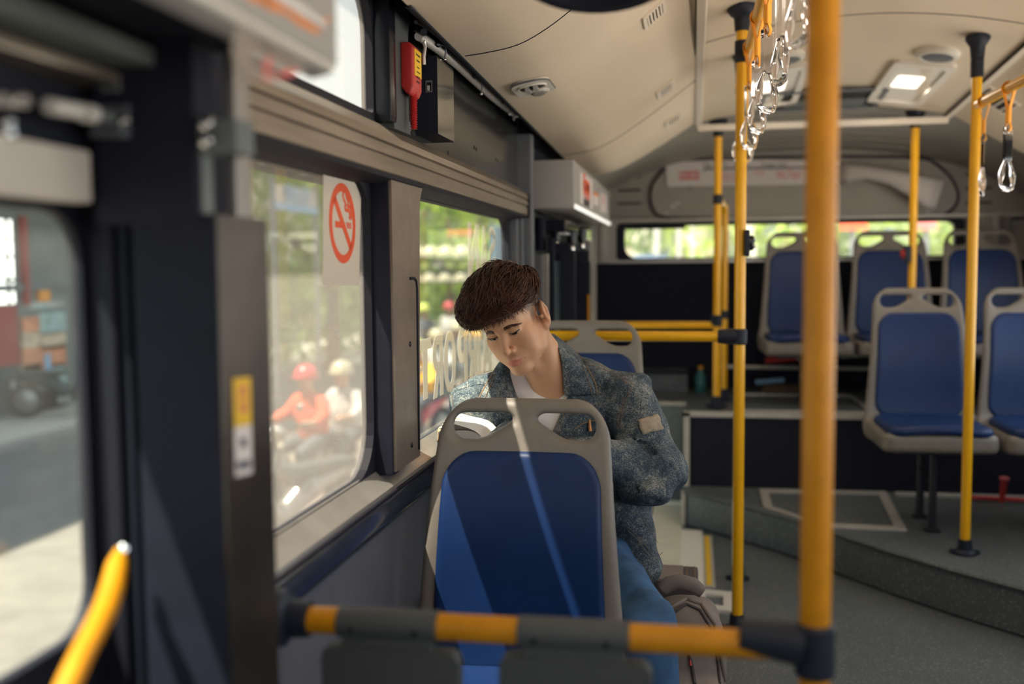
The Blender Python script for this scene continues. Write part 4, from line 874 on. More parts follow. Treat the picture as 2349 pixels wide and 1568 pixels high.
# ---------------------------------------------------------------- window lettering (mirrored, it faces the street)
wl1 = empty('window_lettering', at(1100, 570, X=-.684), 'white letters SAN on the window, mirrored and high behind the hair', 'lettering')
wl2 = empty('window_lettering', at(1050, 850, X=-.684), 'white letters AIRPORT on the window, mirrored beside the young man', 'lettering')
def bold_letter(ch):
    """condensed block capital in the unit square, from straight and round strokes"""
    w = .36; P = []
    def poly(*p): P.append(('p', p))
    def bow(x0, y0, x1, y1, wx, wy, half=False):
        o = rrect(x0, y0, x1, y1, min(.42, (y1-y0)*.45), 8, rs=((.42, .02, .02, .42) if half else (.46,)*4)); i = rrect(x0+wx, y0+wy, x1-wx, y1-wy, .1, 8, rs=((.2, .02, .02, .2) if half else (.16,)*4)); P.append(('r', (o, i)))
    def cee(y0, y1):
        R_ = (y1-y0)/2; o = [(.34, y1)]+[(.62+.38*math.sin(t), (y0+y1)/2+R_*math.cos(t)) for t in np.linspace(0, math.pi, 12)]+[(.34, y0)]
        i = [(.34, y0+.15)]+[(.55+.13*math.sin(t), (y0+y1)/2+(R_-.15)*math.cos(t)) for t in np.linspace(math.pi, 0, 8)]+[(.34, y1-.15)]
        n = len(o)
        for k in range(n-1):
            f = lambda q: i[len(i)-1-min(len(i)-1, int(round(q*(len(i)-1)/(n-1))))]; P.append(('p', (o[k], o[k+1], f(k+1), f(k))))
    if ch == 'T': poly((0, .82), (.5-w/2, .82), (.5-w/2, 0), (.5+w/2, 0), (.5+w/2, .82), (1, .82), (1, 1), (0, 1))
    elif ch == 'I': poly((0, 0), (1, 0), (1, 1), (0, 1))
    elif ch == 'O': bow(0, 0, 1, 1, .33, .16)
    elif ch in 'PR':
        poly((0, 0), (.34, 0), (.34, 1), (0, 1)); cee(.42, 1)
        if ch == 'R': poly((.36, .42), (.70, .42), (1.0, 0), (.62, 0))
    elif ch == 'A':
        for m_ in (0, 1): poly(*[(1-x if m_ else x, y) for x, y in ((0, 0), (.30, 0), (.36, .20), (.5, .20), (.5, .36), (.41, .36), (.5, .74), (.5, 1), (.35, 1))])
    elif ch == 'N': poly((0, 0), (.30, 0), (.30, .55), (.70, 0), (1, 0), (1, 1), (.70, 1), (.70, .45), (.30, 1), (0, 1))
    elif ch == 'S':
        c = [(.84, .70), (.80, .85), (.5, .92), (.2, .84), (.17, .70), (.30, .58), (.5, .51), (.72, .42), (.83, .30), (.78, .15), (.5, .08), (.2, .15), (.16, .30)]; c = smooth_prof(c, 3)
        for (a, b), (d, e) in zip(c[:-1], c[1:]):
            L = math.hypot(d-a, e-b)+1e-9; nx, ny = -(e-b)/L*.165, (d-a)/L*.085; poly((a+nx, b+ny), (a-nx, b-ny), (d-nx, e-ny), (d+nx, e+ny))
    return P
def letter(ch, par, px0, px1, pyt, pyb):
    a, b = at(px0, pyt, X=-.684), at(px1, pyt, X=-.684); z0, z1 = at(px0, pyb, X=-.684).z, a.z; y0, y1 = a.y, b.y
    fn = lambda p, q, d: (d, y1-p*(y1-y0), z0+q*(z1-z0)); mb = MB()
    for k, p in bold_letter(ch):
        if k == 'p': mb.prism(list(p), fn, -.6845-.6845*0, -.6838)
        else: mb.ring(p[0], p[1], fn, -.6845, -.6838)
    mb.make('letter', 'white_letter', par)
for ch, x0, x1, yt, yb in (('T', 960, 989, 781, 924), ('R', 992, 1016, 772, 917), ('O', 1018, 1045, 762, 907), ('P', 1049, 1072, 756, 895), ('R', 1075, 1094, 748, 885), ('I', 1096, 1102, 744, 872), ('A', 1105, 1128, 736, 862)): letter(ch, wl2, x0, x1, yt, yb)
for ch, x0, x1, yt, yb in (('N', 1073, 1099, 510, 634), ('A', 1101, 1119, 516, 626), ('S', 1121, 1137, 519, 618)): letter(ch, wl1, x0, x1, yt, yb)
# ---------------------------------------------------------------- emergency hammer, device box, curtain tube
hx0 = at(917, 110, Y=2.14).x; hz1, hz0 = at(930, 97, Y=2.15).z, at(930, 215, Y=2.15).z
hm = empty('emergency_hammer', (-.62, 2.2, hz0), 'red emergency hammer case with a ribbed handle and a yellow label beside the black column', 'hammer')
hw = at(947, 110, Y=2.14).x; y_e = at(967, 120, X=hw).y
mb = MB(); mb.prism([(hx0, hz1), (hx0, hz0+.014), (hx0+.012, hz0), (hw-.008, hz0-.006), (hw, hz0+.012), (hw, hz1-.012), (hw-.01, hz1)], XZ, 2.14, y_e)
bm = bmesh.new(); bm.from_mesh(mb.mesh('case')); bmesh.ops.bevel(bm, geom=bm.edges[:], offset=.006, segments=3, profile=.6, affect='EDGES'); me = bpy.data.meshes.new('case'); bm.to_mesh(me); bm.free()
link('case', me, 'red', hm, smooth=True)
hc_ = Vector(((hx0+hw)/2+.004, (2.14+y_e)/2, hz0)); zb_ = at(940, 300, Y=2.2).z; prof = []; N_ = 15
for i in range(N_*4+1):
    t = i/(N_*4); prof.append((.0085+.0018*math.cos(2*math.pi*i/4)-.0015*t, -(hz0+.006-zb_)*t))
MB().lathe([(r, hz0+.006+z-hz0) for r, z in prof], hc_, (0, 0, 1), 18).make('handle', 'red', hm, smooth=True)
a, b = on_x(950, 112, hw+.001), on_x(966, 179, hw+.001)
ly0, ly1, lz1, lz0 = at(950, 120, X=hw).y, at(965, 120, X=hw).y, at(957, 116, X=hw).z, at(957, 176, X=hw).z
MB().box((hw-.002, ly0, lz0), (hw+.0012, ly1, lz1)).make('label', 'label_yellow', hm)
for k, (t, s) in enumerate((('Emergency', .0125), ('hammer', .0125), ('In case of', .0085), ('emergency break', .0068), ('window with', .0085), ('this hammer', .0085))):
    put_text('lettering', t, s*.62, 'ink', hm, (hw+.0014, (ly0+ly1)/2, lz1-.010-(.0125*k if k < 2 else .006+.0105*k)), (0, 1, 0), (0, 0, 1), sx=.95)
dx = at(1003, 200, Y=2.325).x; d0 = at(955, 200, Y=2.325); dz1, dz0 = at(980, 128, Y=2.325).z, at(980, 308, Y=2.325).z; dy1 = at(1040, 200, X=dx).y
db = empty('device_box', (-.63, 2.45, dz0), 'black device box with a polished side under the silver tube', 'box')
MB().box((-.655, 2.325, dz0), (dx, dy1, dz1), .001).make('body', 'black', db)
MB().box((dx-.002, 2.326, dz0+.001), (dx+.0006, dy1, dz1-.001)).make('side_plate', 'steel_mirror', db)
p = at(984, 198, Y=2.324); MB().ring(rrect(p.x-.008, p.z-.014, p.x+.008, p.z+.014, .001), rrect(p.x-.006, p.z-.011, p.x+.006, p.z+.009, .001), XZ, 2.3225, 2.325).make('socket', 'grey_trim', db)
MB().box((p.x-.004, 2.3220, p.z-.010), (p.x+.002, 2.325, p.z+.002)).make('plug', 'silver', db)
tp = [(960, 75), (985, 90), (1010, 107), (1050, 140), (1090, 177), (1130, 215), (1160, 240), (1183, 262)]
tb = empty('curtain_tube', at(1050, 140, X=-.605), 'bowed silver tube with wire hooks under the edge of the ceiling lining', 'tube')
p3 = [at(px, py, X=-.612)+Vector((0, 0, -.008)) for px, py in tp]
MB().tube(p3, [.010, .012, .013, .0135, .0135, .013, .012, .006], 14).make('tube', 'silver', tb, smooth=True)
MB().tube([p+Vector((-.004, 0, .021)) for p in p3], .0055, 10).make('cable', 'black_gloss', tb, smooth=True)
MB().tube([p+Vector((-.006, 0, .032)) for p in p3], .0045, 10).make('tube', 'silver', tb, smooth=True)
for (px, py, l) in ((1003, 102, 34), (1087, 175, 40), (1152, 232, 30)):
    w_ = [at(px, py, X=-.592), at(px+18, py+2, X=-.590), at(px+20, py+12, X=-.590), at(px+17, py+l, X=-.594)]
    MB().tube(w_, .0022, 6).make('hook', 'grey_trim', tb, smooth=True)
    MB().ball(w_[-1], .0042, 6).make('hook_tip', 'chrome', tb, smooth=True)
    MB().ball(at(px+2, py, X=-.595), .007, 6).make('clip', 'black', tb, smooth=True)
w_ = [at(px, py, X=-.60) for px, py in ((972, 94), (975, 108), (972, 130), (973, 148))]; MB().tube(w_, .004, 8).make('cable', 'silver', tb, smooth=True)
w_ = [at(1180+18*math.cos(t)+15, 272+6*math.sin(t), X=-.58) for t in np.linspace(2.6, 6.6, 12)]; MB().tube(w_, .003, 6).make('hook', 'grey_trim', tb, smooth=True)
MB().tube([at(957, 66, X=-.61), at(972, 74, X=-.59)], .009, 10).make('tube_cap', 'black_gloss', tb, smooth=True)
# ---------------------------------------------------------------- rear door: header box, drive, folded leaves
ry0, ry1, rx = 3.86, 5.55, at(1316, 420, Y=3.86).x
z0_, z1_ = at(1270, 478, Y=3.86).z, at(1270, 366, Y=3.86).z
rb_ = empty('door_header_box', (rx-.08, 4.5, z0_), 'pale grey header box with red wireless sticker above the rear door', 'header box')
mb = MB(); mb.box((-.63, ry0, z0_), (rx, ry1, z1_), .010); mb.make('body', 'box_grey', rb_, smooth=True)
MB().tube([(rx-.002, ry0+.03, z0_+.010), (rx-.002, ry1-.01, z0_+.010)], .0095, 10).make('pale_edge', mat('edge_glow', (.95, .93, .88), .3, emit=.55), rb_, smooth=True)  # glow stands in for light reflected by the white glossy edge
def onface(px, py): p = at(px, py, X=rx+.001); return p
def face_rect(name, x0, x1, yt0, yt1, yb0, yb1, m, k=1):
    MB().prism([(lambda p: (p.y, p.z))(at(px, py, X=rx+.0006*k)) for px, py in ((x0, yt0), (x1, yt1), (x1, yb1), (x0, yb0))], YZ, rx, rx+.0006*k).make(name, m, rb_)
face_rect('sticker', 1331, 1359, 393, 414, 464, 481, 'paper')
face_rect('sticker', 1361, 1374, 440, 447, 468, 474, 'paper'); face_rect('sticker_head', 1361.5, 1373, 439, 446, 446, 452, 'orange_print', 2)
face_rect('sticker', 1378, 1392, 440, 448, 484, 491, 'paper')
yl0, yl1 = onface(1332, 430).y, onface(1358, 430).y; ym = (yl0+yl1)/2; zz = lambda py, px=1345: onface(px, py).z
for t, py, s, m in (('Free', 421, .085, 'red_print'), ('WiFi', 441, .085, 'red_print'), ('on board', 463, .05, 'ink')):
    put_text('lettering', t, s, m, rb_, (rx+.0012, ym, zz(py)), (0, 1, 0), (0, 0, 1), bold=.004, sx=1.7 if s > .06 else 1.3)
p = onface(1384, 458); MB().prism([(p.y+.05*math.cos(a)*(1 if i % 2 else .45), p.z+.032*math.sin(a)*(1 if i % 2 else .5)) for i, a in enumerate(np.linspace(0, 2*math.pi, 12, endpoint=False))], YZ, rx+.0006, rx+.0014).make('sticker_symbol', 'pink_print', rb_)
dr = empty('door_drive', (-.56, 4.1, 1.45), 'black and steel drive unit hanging below the rear header box', 'door mechanism')
a, b = at(1309, 487, Y=4.35), at(1368, 540, Y=4.35)
MB().box((-.62, 4.15, 1.455), (a.x-.004, 4.16, 1.50)).make('drive_box', 'black', dr); MB().box((-.60, 4.16, 1.45), (a.x, 5.2, 1.50), .004).make('drive_box', 'black', dr)
MB().box((a.x-.001, 4.16, 1.445), (a.x+.004, 5.2, 1.495)).make('drive_plate', 'steel_mirror', dr); MB().box((a.x-.03, 4.16, 1.436), (a.x+.006, 5.2, 1.446), .002).make('drive_lip', 'silver', dr)
for k, (px, py) in enumerate(((1276, 540), (1312, 550), (1335, 545))):
    p = at(px, py, Y=4.2+.1*k); MB().lathe([(.020, 0), (.022, .02), (.022, .055), (.012, .062)], (p.x, p.y, p.z-.02), (0, 0, 1), 14).make('roller', 'black_gloss', dr, smooth=True)
    MB().lathe([(.012, -.02), (.014, -.008), (.010, .0)], (p.x, p.y, p.z-.024), (0, 0, 1), 12).make('nut', 'chrome', dr, smooth=True)
MB().tube([at(1240, 500, Y=4.05), at(1240, 575, Y=4.05)], .022, 12).make('hinge_column', 'black', dr, smooth=True)
MB().box((-.60, 4.10, 1.37), (-.50, 4.13, 1.40), .004).make('arm', 'black', dr)
p = at(1252, 565, Y=4.05); MB().box((p.x-.010, 4.05, p.z-.03), (p.x+.012, 4.08, p.z+.03), .003).make('bracket', 'sill', dr)
d2 = bpy.data.objects.new('door_2', None); COL.objects.link(d2); d2.location = (-.6, 4.6, 0); d2['kind'] = 'structure'
MB().box((-.70, 3.86, 1.0), (-.668, 5.52, 1.50)).make('door_panel', 'dark_panel', d2); MB().box((-.692, 3.86, -.3), (-.688, 5.52, 1.0)).make('pane', 'door_glass', d2)
def upright(name, px0, px1, pyt, Y, m, dy=.03, z0=.0):
    a, b = at(px0, pyt, Y=Y), at(px1, pyt, Y=Y); MB().box((a.x, Y, z0), (b.x, Y+dy, a.z), .003).make(name, m, d2)
upright('door_post', 1200, 1243, 583, 3.90, 'grey_trim'); upright('post_edge', 1243, 1257, 582, 3.92, 'sill'); upright('door_leaf', 1256, 1270, 545, 4.02, 'black')
upright('door_leaf', 1284, 1318, 555, 4.30, 'dark_panel', .05); upright('door_leaf', 1312, 1352, 600, 4.45, 'black', .05); upright('door_glass_strip', 1270, 1284, 598, 4.32, mat('door_strip_glass', (.20, .30, .33), .2), .006, .5)
upright('door_frame', 1270, 1350, 575, 4.6, 'dark_panel', .02); upright('door_jamb', 1352, 1366, 510, 5.5, 'rear_grey', .05); upright('door_jamb', 1340, 1356, 520, 5.40, 'sill', .04, 1.30)
upright('pull_strip', 1347, 1352, 675, 4.44, 'yellow_deep', .01, .95)
# ---------------------------------------------------------------- ceiling fittings
def on_ceil(px, py):
    lo, hi = .4, 5.6; f = lambda y: (lambda p: p.z-ceil_z(p.x, p.y))(at(px, py, Y=y))
    for y in np.linspace(.6, 5.6, 101):
        if f(y) > 0: hi = y; lo = y-.05; break
    for _ in range(30):
        m = (lo+hi)/2; lo, hi = (lo, m) if f(m) > 0 else (m, hi)
    return at(px, py, Y=hi)
def ceil_frame(p, dx=.02):
    """tangent axes of the lining at a point: across, along, up"""
    t = Vector((2*dx, 0, ceil_z(p.x+dx, p.y)-ceil_z(p.x-dx, p.y))).normalized(); a = Vector((0, 2*dx, ceil_z(p.x, p.y+dx)-ceil_z(p.x, p.y-dx))).normalized(); n = t.cross(a).normalized()
    return Matrix((t, n.cross(t), n)).transposed()
def vent(px, py, w, l, n, label):
    p = on_ceil(px, py); M = ceil_frame(p); e = empty('air_vent', p, label, 'vent', 'slotted vents in the ceiling lining')
    T = lambda a, b, d: p+M @ Vector((a, b, d))
    MB().ring(rrect(-w/2, -l/2, w/2, l/2, .004), rrect(-w/2+.012, -l/2+.010, w/2-.012, l/2-.010, .002), T, -.008, .002).make('vent_frame', 'lining_trim', e)
    MB().prism(rrect(-w/2+.01, -l/2+.008, w/2-.01, l/2-.008, .002), T, -.004, -.002).make('vent_hole', 'hole_shade', e)
    for k in range(n):
        u = -w/2+.012+(w-.024)*(k+.5+.0)/n
        MB().prism([(u-.0035, -l/2+.008), (u+.0035, -l/2+.008), (u+.0035, l/2-.008), (u-.0035, l/2-.008)], T, -.0075, -.003).make('slat', 'lining_trim', e)
vent(1499, 31, .085, .13, 5, 'slotted vent in the ceiling lining, nearest and largest, under the black ring'); vent(1526, 203, .085, .13, 5, 'slotted vent in the ceiling lining, second one towards the rear'); vent(1544, 273, .085, .13, 4, 'smallest slotted vent at the rear end of the lining')
# reading-light unit
p = on_ceil(1220, 196); M = ceil_frame(p); T = lambda a, b, d: p+M @ Vector((a, b, d))
au = empty('air_nozzle_unit', p, 'grey overhead unit with two air nozzles and a round lamp in the ceiling lining', 'air nozzle')
MB().prism(rrect(-.055, -.085, .058, .085, .03, rs=(.02, .02, .045, .045)), T, -.009, .0).make('plate', 'white_plastic', au)
MB().tube([T(a, b, -.006) for a, b in rrect(-.055, -.085, .058, .085, .03, rs=(.02, .02, .045, .045))+[(.058, .065)]], .003, 6).make('plate_rim', 'grey_trim', au, smooth=True)
MB().prism([(.036*math.cos(t)+.002, .030*math.sin(t)-.022) for t in np.linspace(0, 2*math.pi, 24, endpoint=False)], T, -.0110, -.008).make('nozzle_recess', 'hole_shade', au)
for a in (-.010, .014): MB().prism([(a-.006, -.050), (a+.006, -.050), (a+.005, .006), (a-.005, .006)], T, -.022, -.009).make('nozzle', 'box_grey', au)
MB().tube([T(.002+.041*math.cos(t), -.022+.035*math.sin(t), -.010) for t in np.linspace(0, 2*math.pi, 25)], .004, 8).make('nozzle_rim', 'white_plastic', au, smooth=True)
c0 = T(.012, .050, -.007); MB().lathe([(.026, 0), (.026, .006), (.021, .012), (.009, .016)], c0, M @ Vector((0, 0, -1)), 20).make('lamp', 'sill', au, smooth=True)
MB().lathe([(.031, 0), (.031, .005), (.026, .008), (.026, 0)], c0, M @ Vector((0, 0, -1)), 20).make('lamp_rim', 'white_plastic', au, smooth=True)
# recessed ceiling lamps with mirror-like covers
def lamp(p, label, light=True):
    M = ceil_frame(p); T = lambda a, b, d: p+M @ Vector((a, b, d)); e = empty('ceiling_lamp', p, label, 'lamp', 'recessed ceiling lamps')
    o = rrect(-.125, -.33, .125, .33, .03); i = rrect(-.095, -.28, .095, .28, .03)
    MB().ring(o, i, T, -.020, .004).make('lamp_frame', 'white_plastic', e); MB().prism(i, T, -.010, .003).make('lens', 'lens', e)
    MB().prism(rrect(-.070, -.13, .045, .06, .02), T, -.0125, -.009).make('bright_pane', 'lens_glint', e)  # glowing patch painted for a reflection in the unlit lens
    if light:
        l = bpy.data.lights.new('lamp_fill', 'AREA'); l.shape = 'RECTANGLE'; l.size = .2; l.size_y = .5; l.energy = LAMP_W; l.color = (1.0, .86, .68)  # fill light added under each lamp; the lamps themselves are unlit
        lo = bpy.data.objects.new('lamp_fill', l); COL.objects.link(lo); lo.parent = e; lo.location = (0, 0, -.03)
LAMP_W = 1.5
p1 = on_ceil(2085, 188); p2 = on_ceil(1790, 190)
lamp(p1, 'recessed ceiling lamp with a bright patch, farther right of the centre line'); lamp(Vector((.36, p1.y, ceil_z(.36, p1.y))), 'recessed ceiling lamp behind the hand grips')
for y, w in ((-.6, 'frontmost'), (1.2, 'second'), (2.7, 'third')):  # unseen lamps kept for the fill light they add
    for x, q in ((.36, 'over the aisle'), (p1.x, 'over the right seats')): lamp(Vector((x, y, ceil_z(x, y))), w+' recessed ceiling lamp '+q+', unseen above the picture')
def speaker(px, py, label):
    p = on_ceil(px, py); M = ceil_frame(p); T = lambda a, b, d: p+M @ Vector((a, b, d)); e = empty('ceiling_speaker', p, label, 'speaker', 'round speakers in the ceiling')
    dn = M @ Vector((0, 0, -1))
    MB().lathe([(.085, 0), (.083, .016), (.073, .024), (.062, .024), (.060, .018)], p, dn, 28).make('rim', 'white_plastic', e, smooth=True)
    MB().lathe([(.062, .018), (.058, .023), (.03, .028), (.001, .029)], p, dn, 28).make('grille', 'grey_trim', e, smooth=True)
speaker(2152, 120, 'round ceiling speaker ahead of the lamp with a bright patch'); speaker(1800, 128, 'round ceiling speaker half hidden behind the thick yellow pole')
# roof hatch at the rear and side vent on the right
p = on_ceil(1890, 260); y0, y1 = 4.86, 5.17; x0, x1 = at(1752, 262, Y=5.0).x, at(2015, 262, Y=5.0).x; M = ceil_frame(p); e = empty('roof_hatch', p, 'dark open roof hatch at the rear end of the ceiling', 'hatch')
T = lambda a, b, d: Vector((a, b, ceil_z(a, b)+d))
MB().ring(rrect(x0-.02, y0-.02, x1+.02, y1+.02, .02), rrect(x0, y0, x1, y1, .02), T, -.014, .0).make('hatch_frame', 'grey_trim', e); MB().prism(rrect(x0, y0, x1, y1, .02), T, -.004, -.001).make('opening', 'hole_shade', e)
MB().prism(rrect(x0+.1, y0+.16, x1-.05, y1-.02, .02), T, -.012, -.004).make('hatch_cover', 'shop_grey', e)
vent(2288, 228, .16, .20, 4, 'slotted vent in the lining on the right, above the second strap rail')
# black ring hanging at the top edge (fan guard seen from below)
c = at(1365, -58, Y=1.45); fg = empty('roof_fan', c, 'round black fan housing hanging at the top edge, out of focus', 'fan')
ax = Vector((0, -.30, -.95)).normalized()
MB().lathe([(.108, 0), (.126, .016), (.130, .034), (.124, .046), (.110, .044), (.102, .024), (.095, .0)], c-ax*.06, ax, 36).make('housing', 'black', fg, smooth=True)
MB().lathe([(.045, 0), (.045, .04), (.03, .05)], c-ax*.06, ax, 20).make('hub', 'black', fg, smooth=True)
for k in range(5):
    a = 2*math.pi*k/5; q = Vector((0, 0, 1)).rotation_difference(ax); d = q @ Vector((math.cos(a), math.sin(a), 0)); MB().obox(c-ax*.03+d*.06, (.075, .035, .003), Matrix((d, ax.cross(d), ax)).transposed()).make('blade', 'shop_grey', fg)
MB().tube([c-ax*.06, c-ax*.06+Vector((0, 0, .35))], .014, 10).make('hanger', 'black', fg, smooth=True)
# ---------------------------------------------------------------- route map peeling off the rear hatch
rm = empty('route_map', at(1690, 400, Y=6.22), 'long paper route map on the rear hatch, its far end peeled and curling down', 'route map')
tl, tr, br_, bl = (at(*q, Y=6.222) for q in ((1527, 373), (1930, 372), (1930, 420), (1530, 428)))
MB().prism([(p.x, p.z) for p in (tl, at(1640, 367, Y=6.222), at(1760, 366, Y=6.222), tr, br_, at(1850, 423, Y=6.222), bl)], XZ, 6.222, 6.2235).make('sheet', 'paper', rm)
rows = []
for k, (ty, by, px0, px1, Yd) in enumerate(((373, 424, 1925, 1925, 6.222), (374, 418, 1950, 1952, 6.19), (378, 412, 1985, 1990, 6.15), (385, 424, 2030, 2040, 6.10), (394, 446, 2085, 2080, 6.07), (404, 470, 2130, 2110, 6.06), (412, 486, 2168, 2142, 6.07))):
    rows.append([at(px0+(px1-px0)*t, ty+(by-ty)*t, Y=Yd-.03*math.sin(t*math.pi)) for t in np.linspace(0, 1, 7)])
fl_ = MB(); fl_.loft(rows); o = fl_.make('peeled_end', 'paper', rm, smooth=True); o.modifiers.new('thick', 'SOLIDIFY').thickness = .0015
p, q = at(1558, 393, Y=6.2215), at(1604, 411, Y=6.2215); MB().box((p.x, 6.2212, q.z), (q.x, 6.222, p.z)).make('stop_badge', 'pink_print', rm)
put_text('lettering', 'SÂN BAY', .036, 'paper', rm, ((p.x+q.x)/2, 6.2208, (p.z+q.z)/2), (1, 0, 0), (0, 0, 1), bold=.001)
a, b = at(1612, 387, Y=6.2212), at(1925, 383, Y=6.2212); MB().tube([a+Vector((0, 0, -.012)), a+Vector((.02, 0, 0)), b], .006, 6).make('route_line', 'grey_trim', rm)
for px in (1673, 1741, 1810, 1880):
    p = at(px, 386, Y=6.2208); MB().lathe([(.008, 0), (.008, .002)], p, (0, -1, 0), 10).make('stop_dot', 'red_print', rm)
for px, py, t, m, s in ((1640, 377, 'Ngô Gia Tự', 'ink', .03), (1700, 377, 'Lê Lợi', 'ink', .03), (1775, 378, 'Trạm 152', 'ink', .036), (1672, 401, 'Nhà hát', 'pink_print', .034), (1672, 411, 'Thành phố', 'pink_print', .034), (1741, 397, 'Chợ', 'pink_print', .034), (1810, 397, 'Bến Thành', 'pink_print', .034), (1810, 405, 'Hàm Nghi', 'pink_print', .034)):
    p = at(px, py, Y=6.2212); put_text('lettering', t, s, m, rm, p, (1, 0, 0), (0, 0, 1))
# ---------------------------------------------------------------- odds and ends on the floor at the back
def stick(name, pts, r, m, label, cat, parts=()):
    e = empty(name, pts[0], label, cat); MB().tube(pts, r, 10).make('shaft', m, e, smooth=True)
    for nm, a, b, rr, mm in parts: MB().tube([a, b], rr, 10).make(nm, mm, e, smooth=True)
zf = .575
a, b, c = Vector((.42, 6.02, .74)), Vector((.60, 6.02, .755)), Vector((1.25, 6.0, .80)); stick('mop_handle', [a, c], .012, 'white_plastic', 'white pole with a red grip lying under the back row seats', 'mop', [('grip', a, b, .018, 'red')])
a, b = Vector((.16, 6.05, .70)), Vector((1.2, 5.98, .70)); stick('wooden_pole', [a, b], .012, 'alu', 'pale pole lying along the rear wall under the back row', 'pole')
e = empty('broom', (.42, 5.95, zf), 'brown broom head with a blue binding under the back row', 'broom'); MB().box((.40, 5.88, .55), (.70, 6.0, .61), .02).make('head', mat('straw', (.12, .075, .045), .9, var=.3, vscale=30), e); MB().tube([(.36, 5.9, .625), (.52, 5.9, .64)], .014, 10).make('binding', 'sign_blue', e, smooth=True)
e = empty('plastic_bottle', at(1608, 880, Y=5.9), 'small teal bottle standing at the foot of the rear wall', 'bottle'); p = at(1607, 882, Y=5.98); MB().lathe([(.030, 0), (.032, .01), (.032, .10), (.014, .125), (.014, .14)], (p.x, p.y, .552), n=14).make('body', mat('teal_plastic', (.02, .13, .13), .35), e, smooth=True)
MB().lathe([(.016, 0), (.016, .02)], (p.x, p.y, .69), n=12).make('cap', 'yellow_deep', e)
e = empty('floor_rail_strip', (1.2, 5.06, .18), 'flat metal strip lying at the foot of the dark riser', 'strip'); MB().box((.98, 5.03, .176), (1.9, 5.075, .19), .002).make('strip', 'alu', e)
a, b = at(2236, 1153, Z=.19), at(2349, 1157, Z=.19); rt = empty('jack_handle', a, 'red steel tool on the raised floor with one end sticking up', 'tool'); MB().tube([(a.x, 4.98, .192), (1.85, 4.93, .192)], .011, 10).make('bar', 'red', rt, smooth=True)
p = at(2297, 1160, Y=4.90); q = at(2304, 1100, Y=4.90); MB().tube([(p.x, 4.90, .19), (q.x, 4.90, q.z)], [.012, .017], 10).make('upright', 'red', rt, smooth=True); MB().lathe([(.022, 0), (.022, .012)], (q.x, 4.90, q.z), n=12).make('cap', 'pink_print', rt)
# ---------------------------------------------------------------- the street outside
GZ = -1.2
def slab(name, x0, y0, x1, y1, z, m, t=.1): return structure(name, MB().box((x0, y0, z-t), (x1, y1, z)), m)
slab('ground', -80, -40, 60, 90, GZ-.02, 'concrete'); slab('road', -9.4, -40, -6.1, 90, GZ-.005, 'asphalt', .05); slab('bounce_ground', -.9, -40, 14, 90, GZ, 'concrete', .05)  # pale unseen ground right of the bus, added to bounce light to the ceiling
slab('pavement', -6.1, -40, -4.1, 90, GZ, 'paving', .05); pv = slab('pavement', -4.1, -40, -2.67, 90, GZ, 'paving_pink', .05)
slab('pavement', -2.67, -40, -1.84, 90, GZ, 'paving', .05); slab('kerb', -1.84, -40, -1.61, 90, GZ+.005, 'kerbstone', .06); slab('pavement', -1.61, -40, -.9, 90, GZ, 'paving', .05)
slab('kerb', -9.65, -40, -9.4, 90, GZ+.08, 'kerbstone', .14); slab('pavement', -12.5, -40, -9.65, 90, GZ+.06, 'concrete', .1)
def seam_y(x): structure('kerb_line', MB().box((x-.012, -10, GZ), (x+.012, 60, GZ+.003)), 'kerbstone')
seam_y(-2.67)
# shop across the road
FX = -11.3
shop = empty('shop_building', (FX, 14, GZ), 'dark grey shop front across the road with red pillars, a lit window and poster boards', 'building')
def fp(px, py, x=FX): return at(px, py, X=x)
def fpanel(name, x0, y0, x1, y1, m, d=.05, x=FX, par=shop):
    a, b = fp(x0, y0, x), fp(x1, y1, x); return MB().box((x-.02, min(a.y, b.y), min(a.z, b.z)), (x+d, max(a.y, b.y), max(a.z, b.z))).make(name, m, par)
MB().box((FX-4, 2.0, GZ), (FX, 21, 13.5)).make('wall', 'shop_grey', shop)  # unseen height and length added so its shade covers the road
for px in (-150, 40, 190): fpanel('pillar', px, 495, px+(17 if px == 40 else 26), 700, 'shop_red', .12)
fpanel('lower_wall', -60, 705, 38, 835, 'shop_red', .06); fpanel('base_wall', -60, 835, 44, 940, 'shop_dark', .05)
fpanel('bright_pane', -80, 498, 31, 695, 'sign_white', .03)
for y in (545, 585, 640): fpanel('window_bar', -80, y, 31, y+6, 'shop_dark', .06)
fpanel('window_bar', 10, 498, 14, 695, 'shop_dark', .06)
for y in range(510, 660, 12): fpanel('shutter_slat', 62, y, 178, y+9, 'shop_grey', .03)
fpanel('fascia', -100, 655, 190, 662, 'grey_trim', .08); fpanel('orange_sign', 82, 660, 108, 690, 'sign_orange', .07)
fpanel('letter_board', 62, 694, 126, 705, 'poster_teal', .04)
put_text('lettering', 'CHINH NHÁNH', .16, 'paper', shop, (FX+.05, fp(94, 699).y, fp(94, 699).z), (0, 1, 0), (0, 0, 1))
for q, m in (((45, 728, 84, 760), 'poster_orange'), ((84, 718, 146, 762), 'poster_teal'), ((45, 762, 84, 796), 'poster_tan'), ((86, 764, 146, 796), 'poster_tan'), ((44, 800, 146, 838), 'poster_orange'), ((44, 838, 92, 888), 'poster_tan'), ((94, 838, 146, 888), 'poster_teal')): fpanel('poster', *q, m, .06)
fpanel('poster_panel', 94, 812, 108, 850, 'sign_blue', .08)
for y in range(894, 935, 10): fpanel('step', 44, y, 150, y+7, 'shop_grey', .10)
MB().box((FX, 2.0, 2.6), (FX+1.3, 21, 2.7)).make('awning', 'facade_tan', shop)
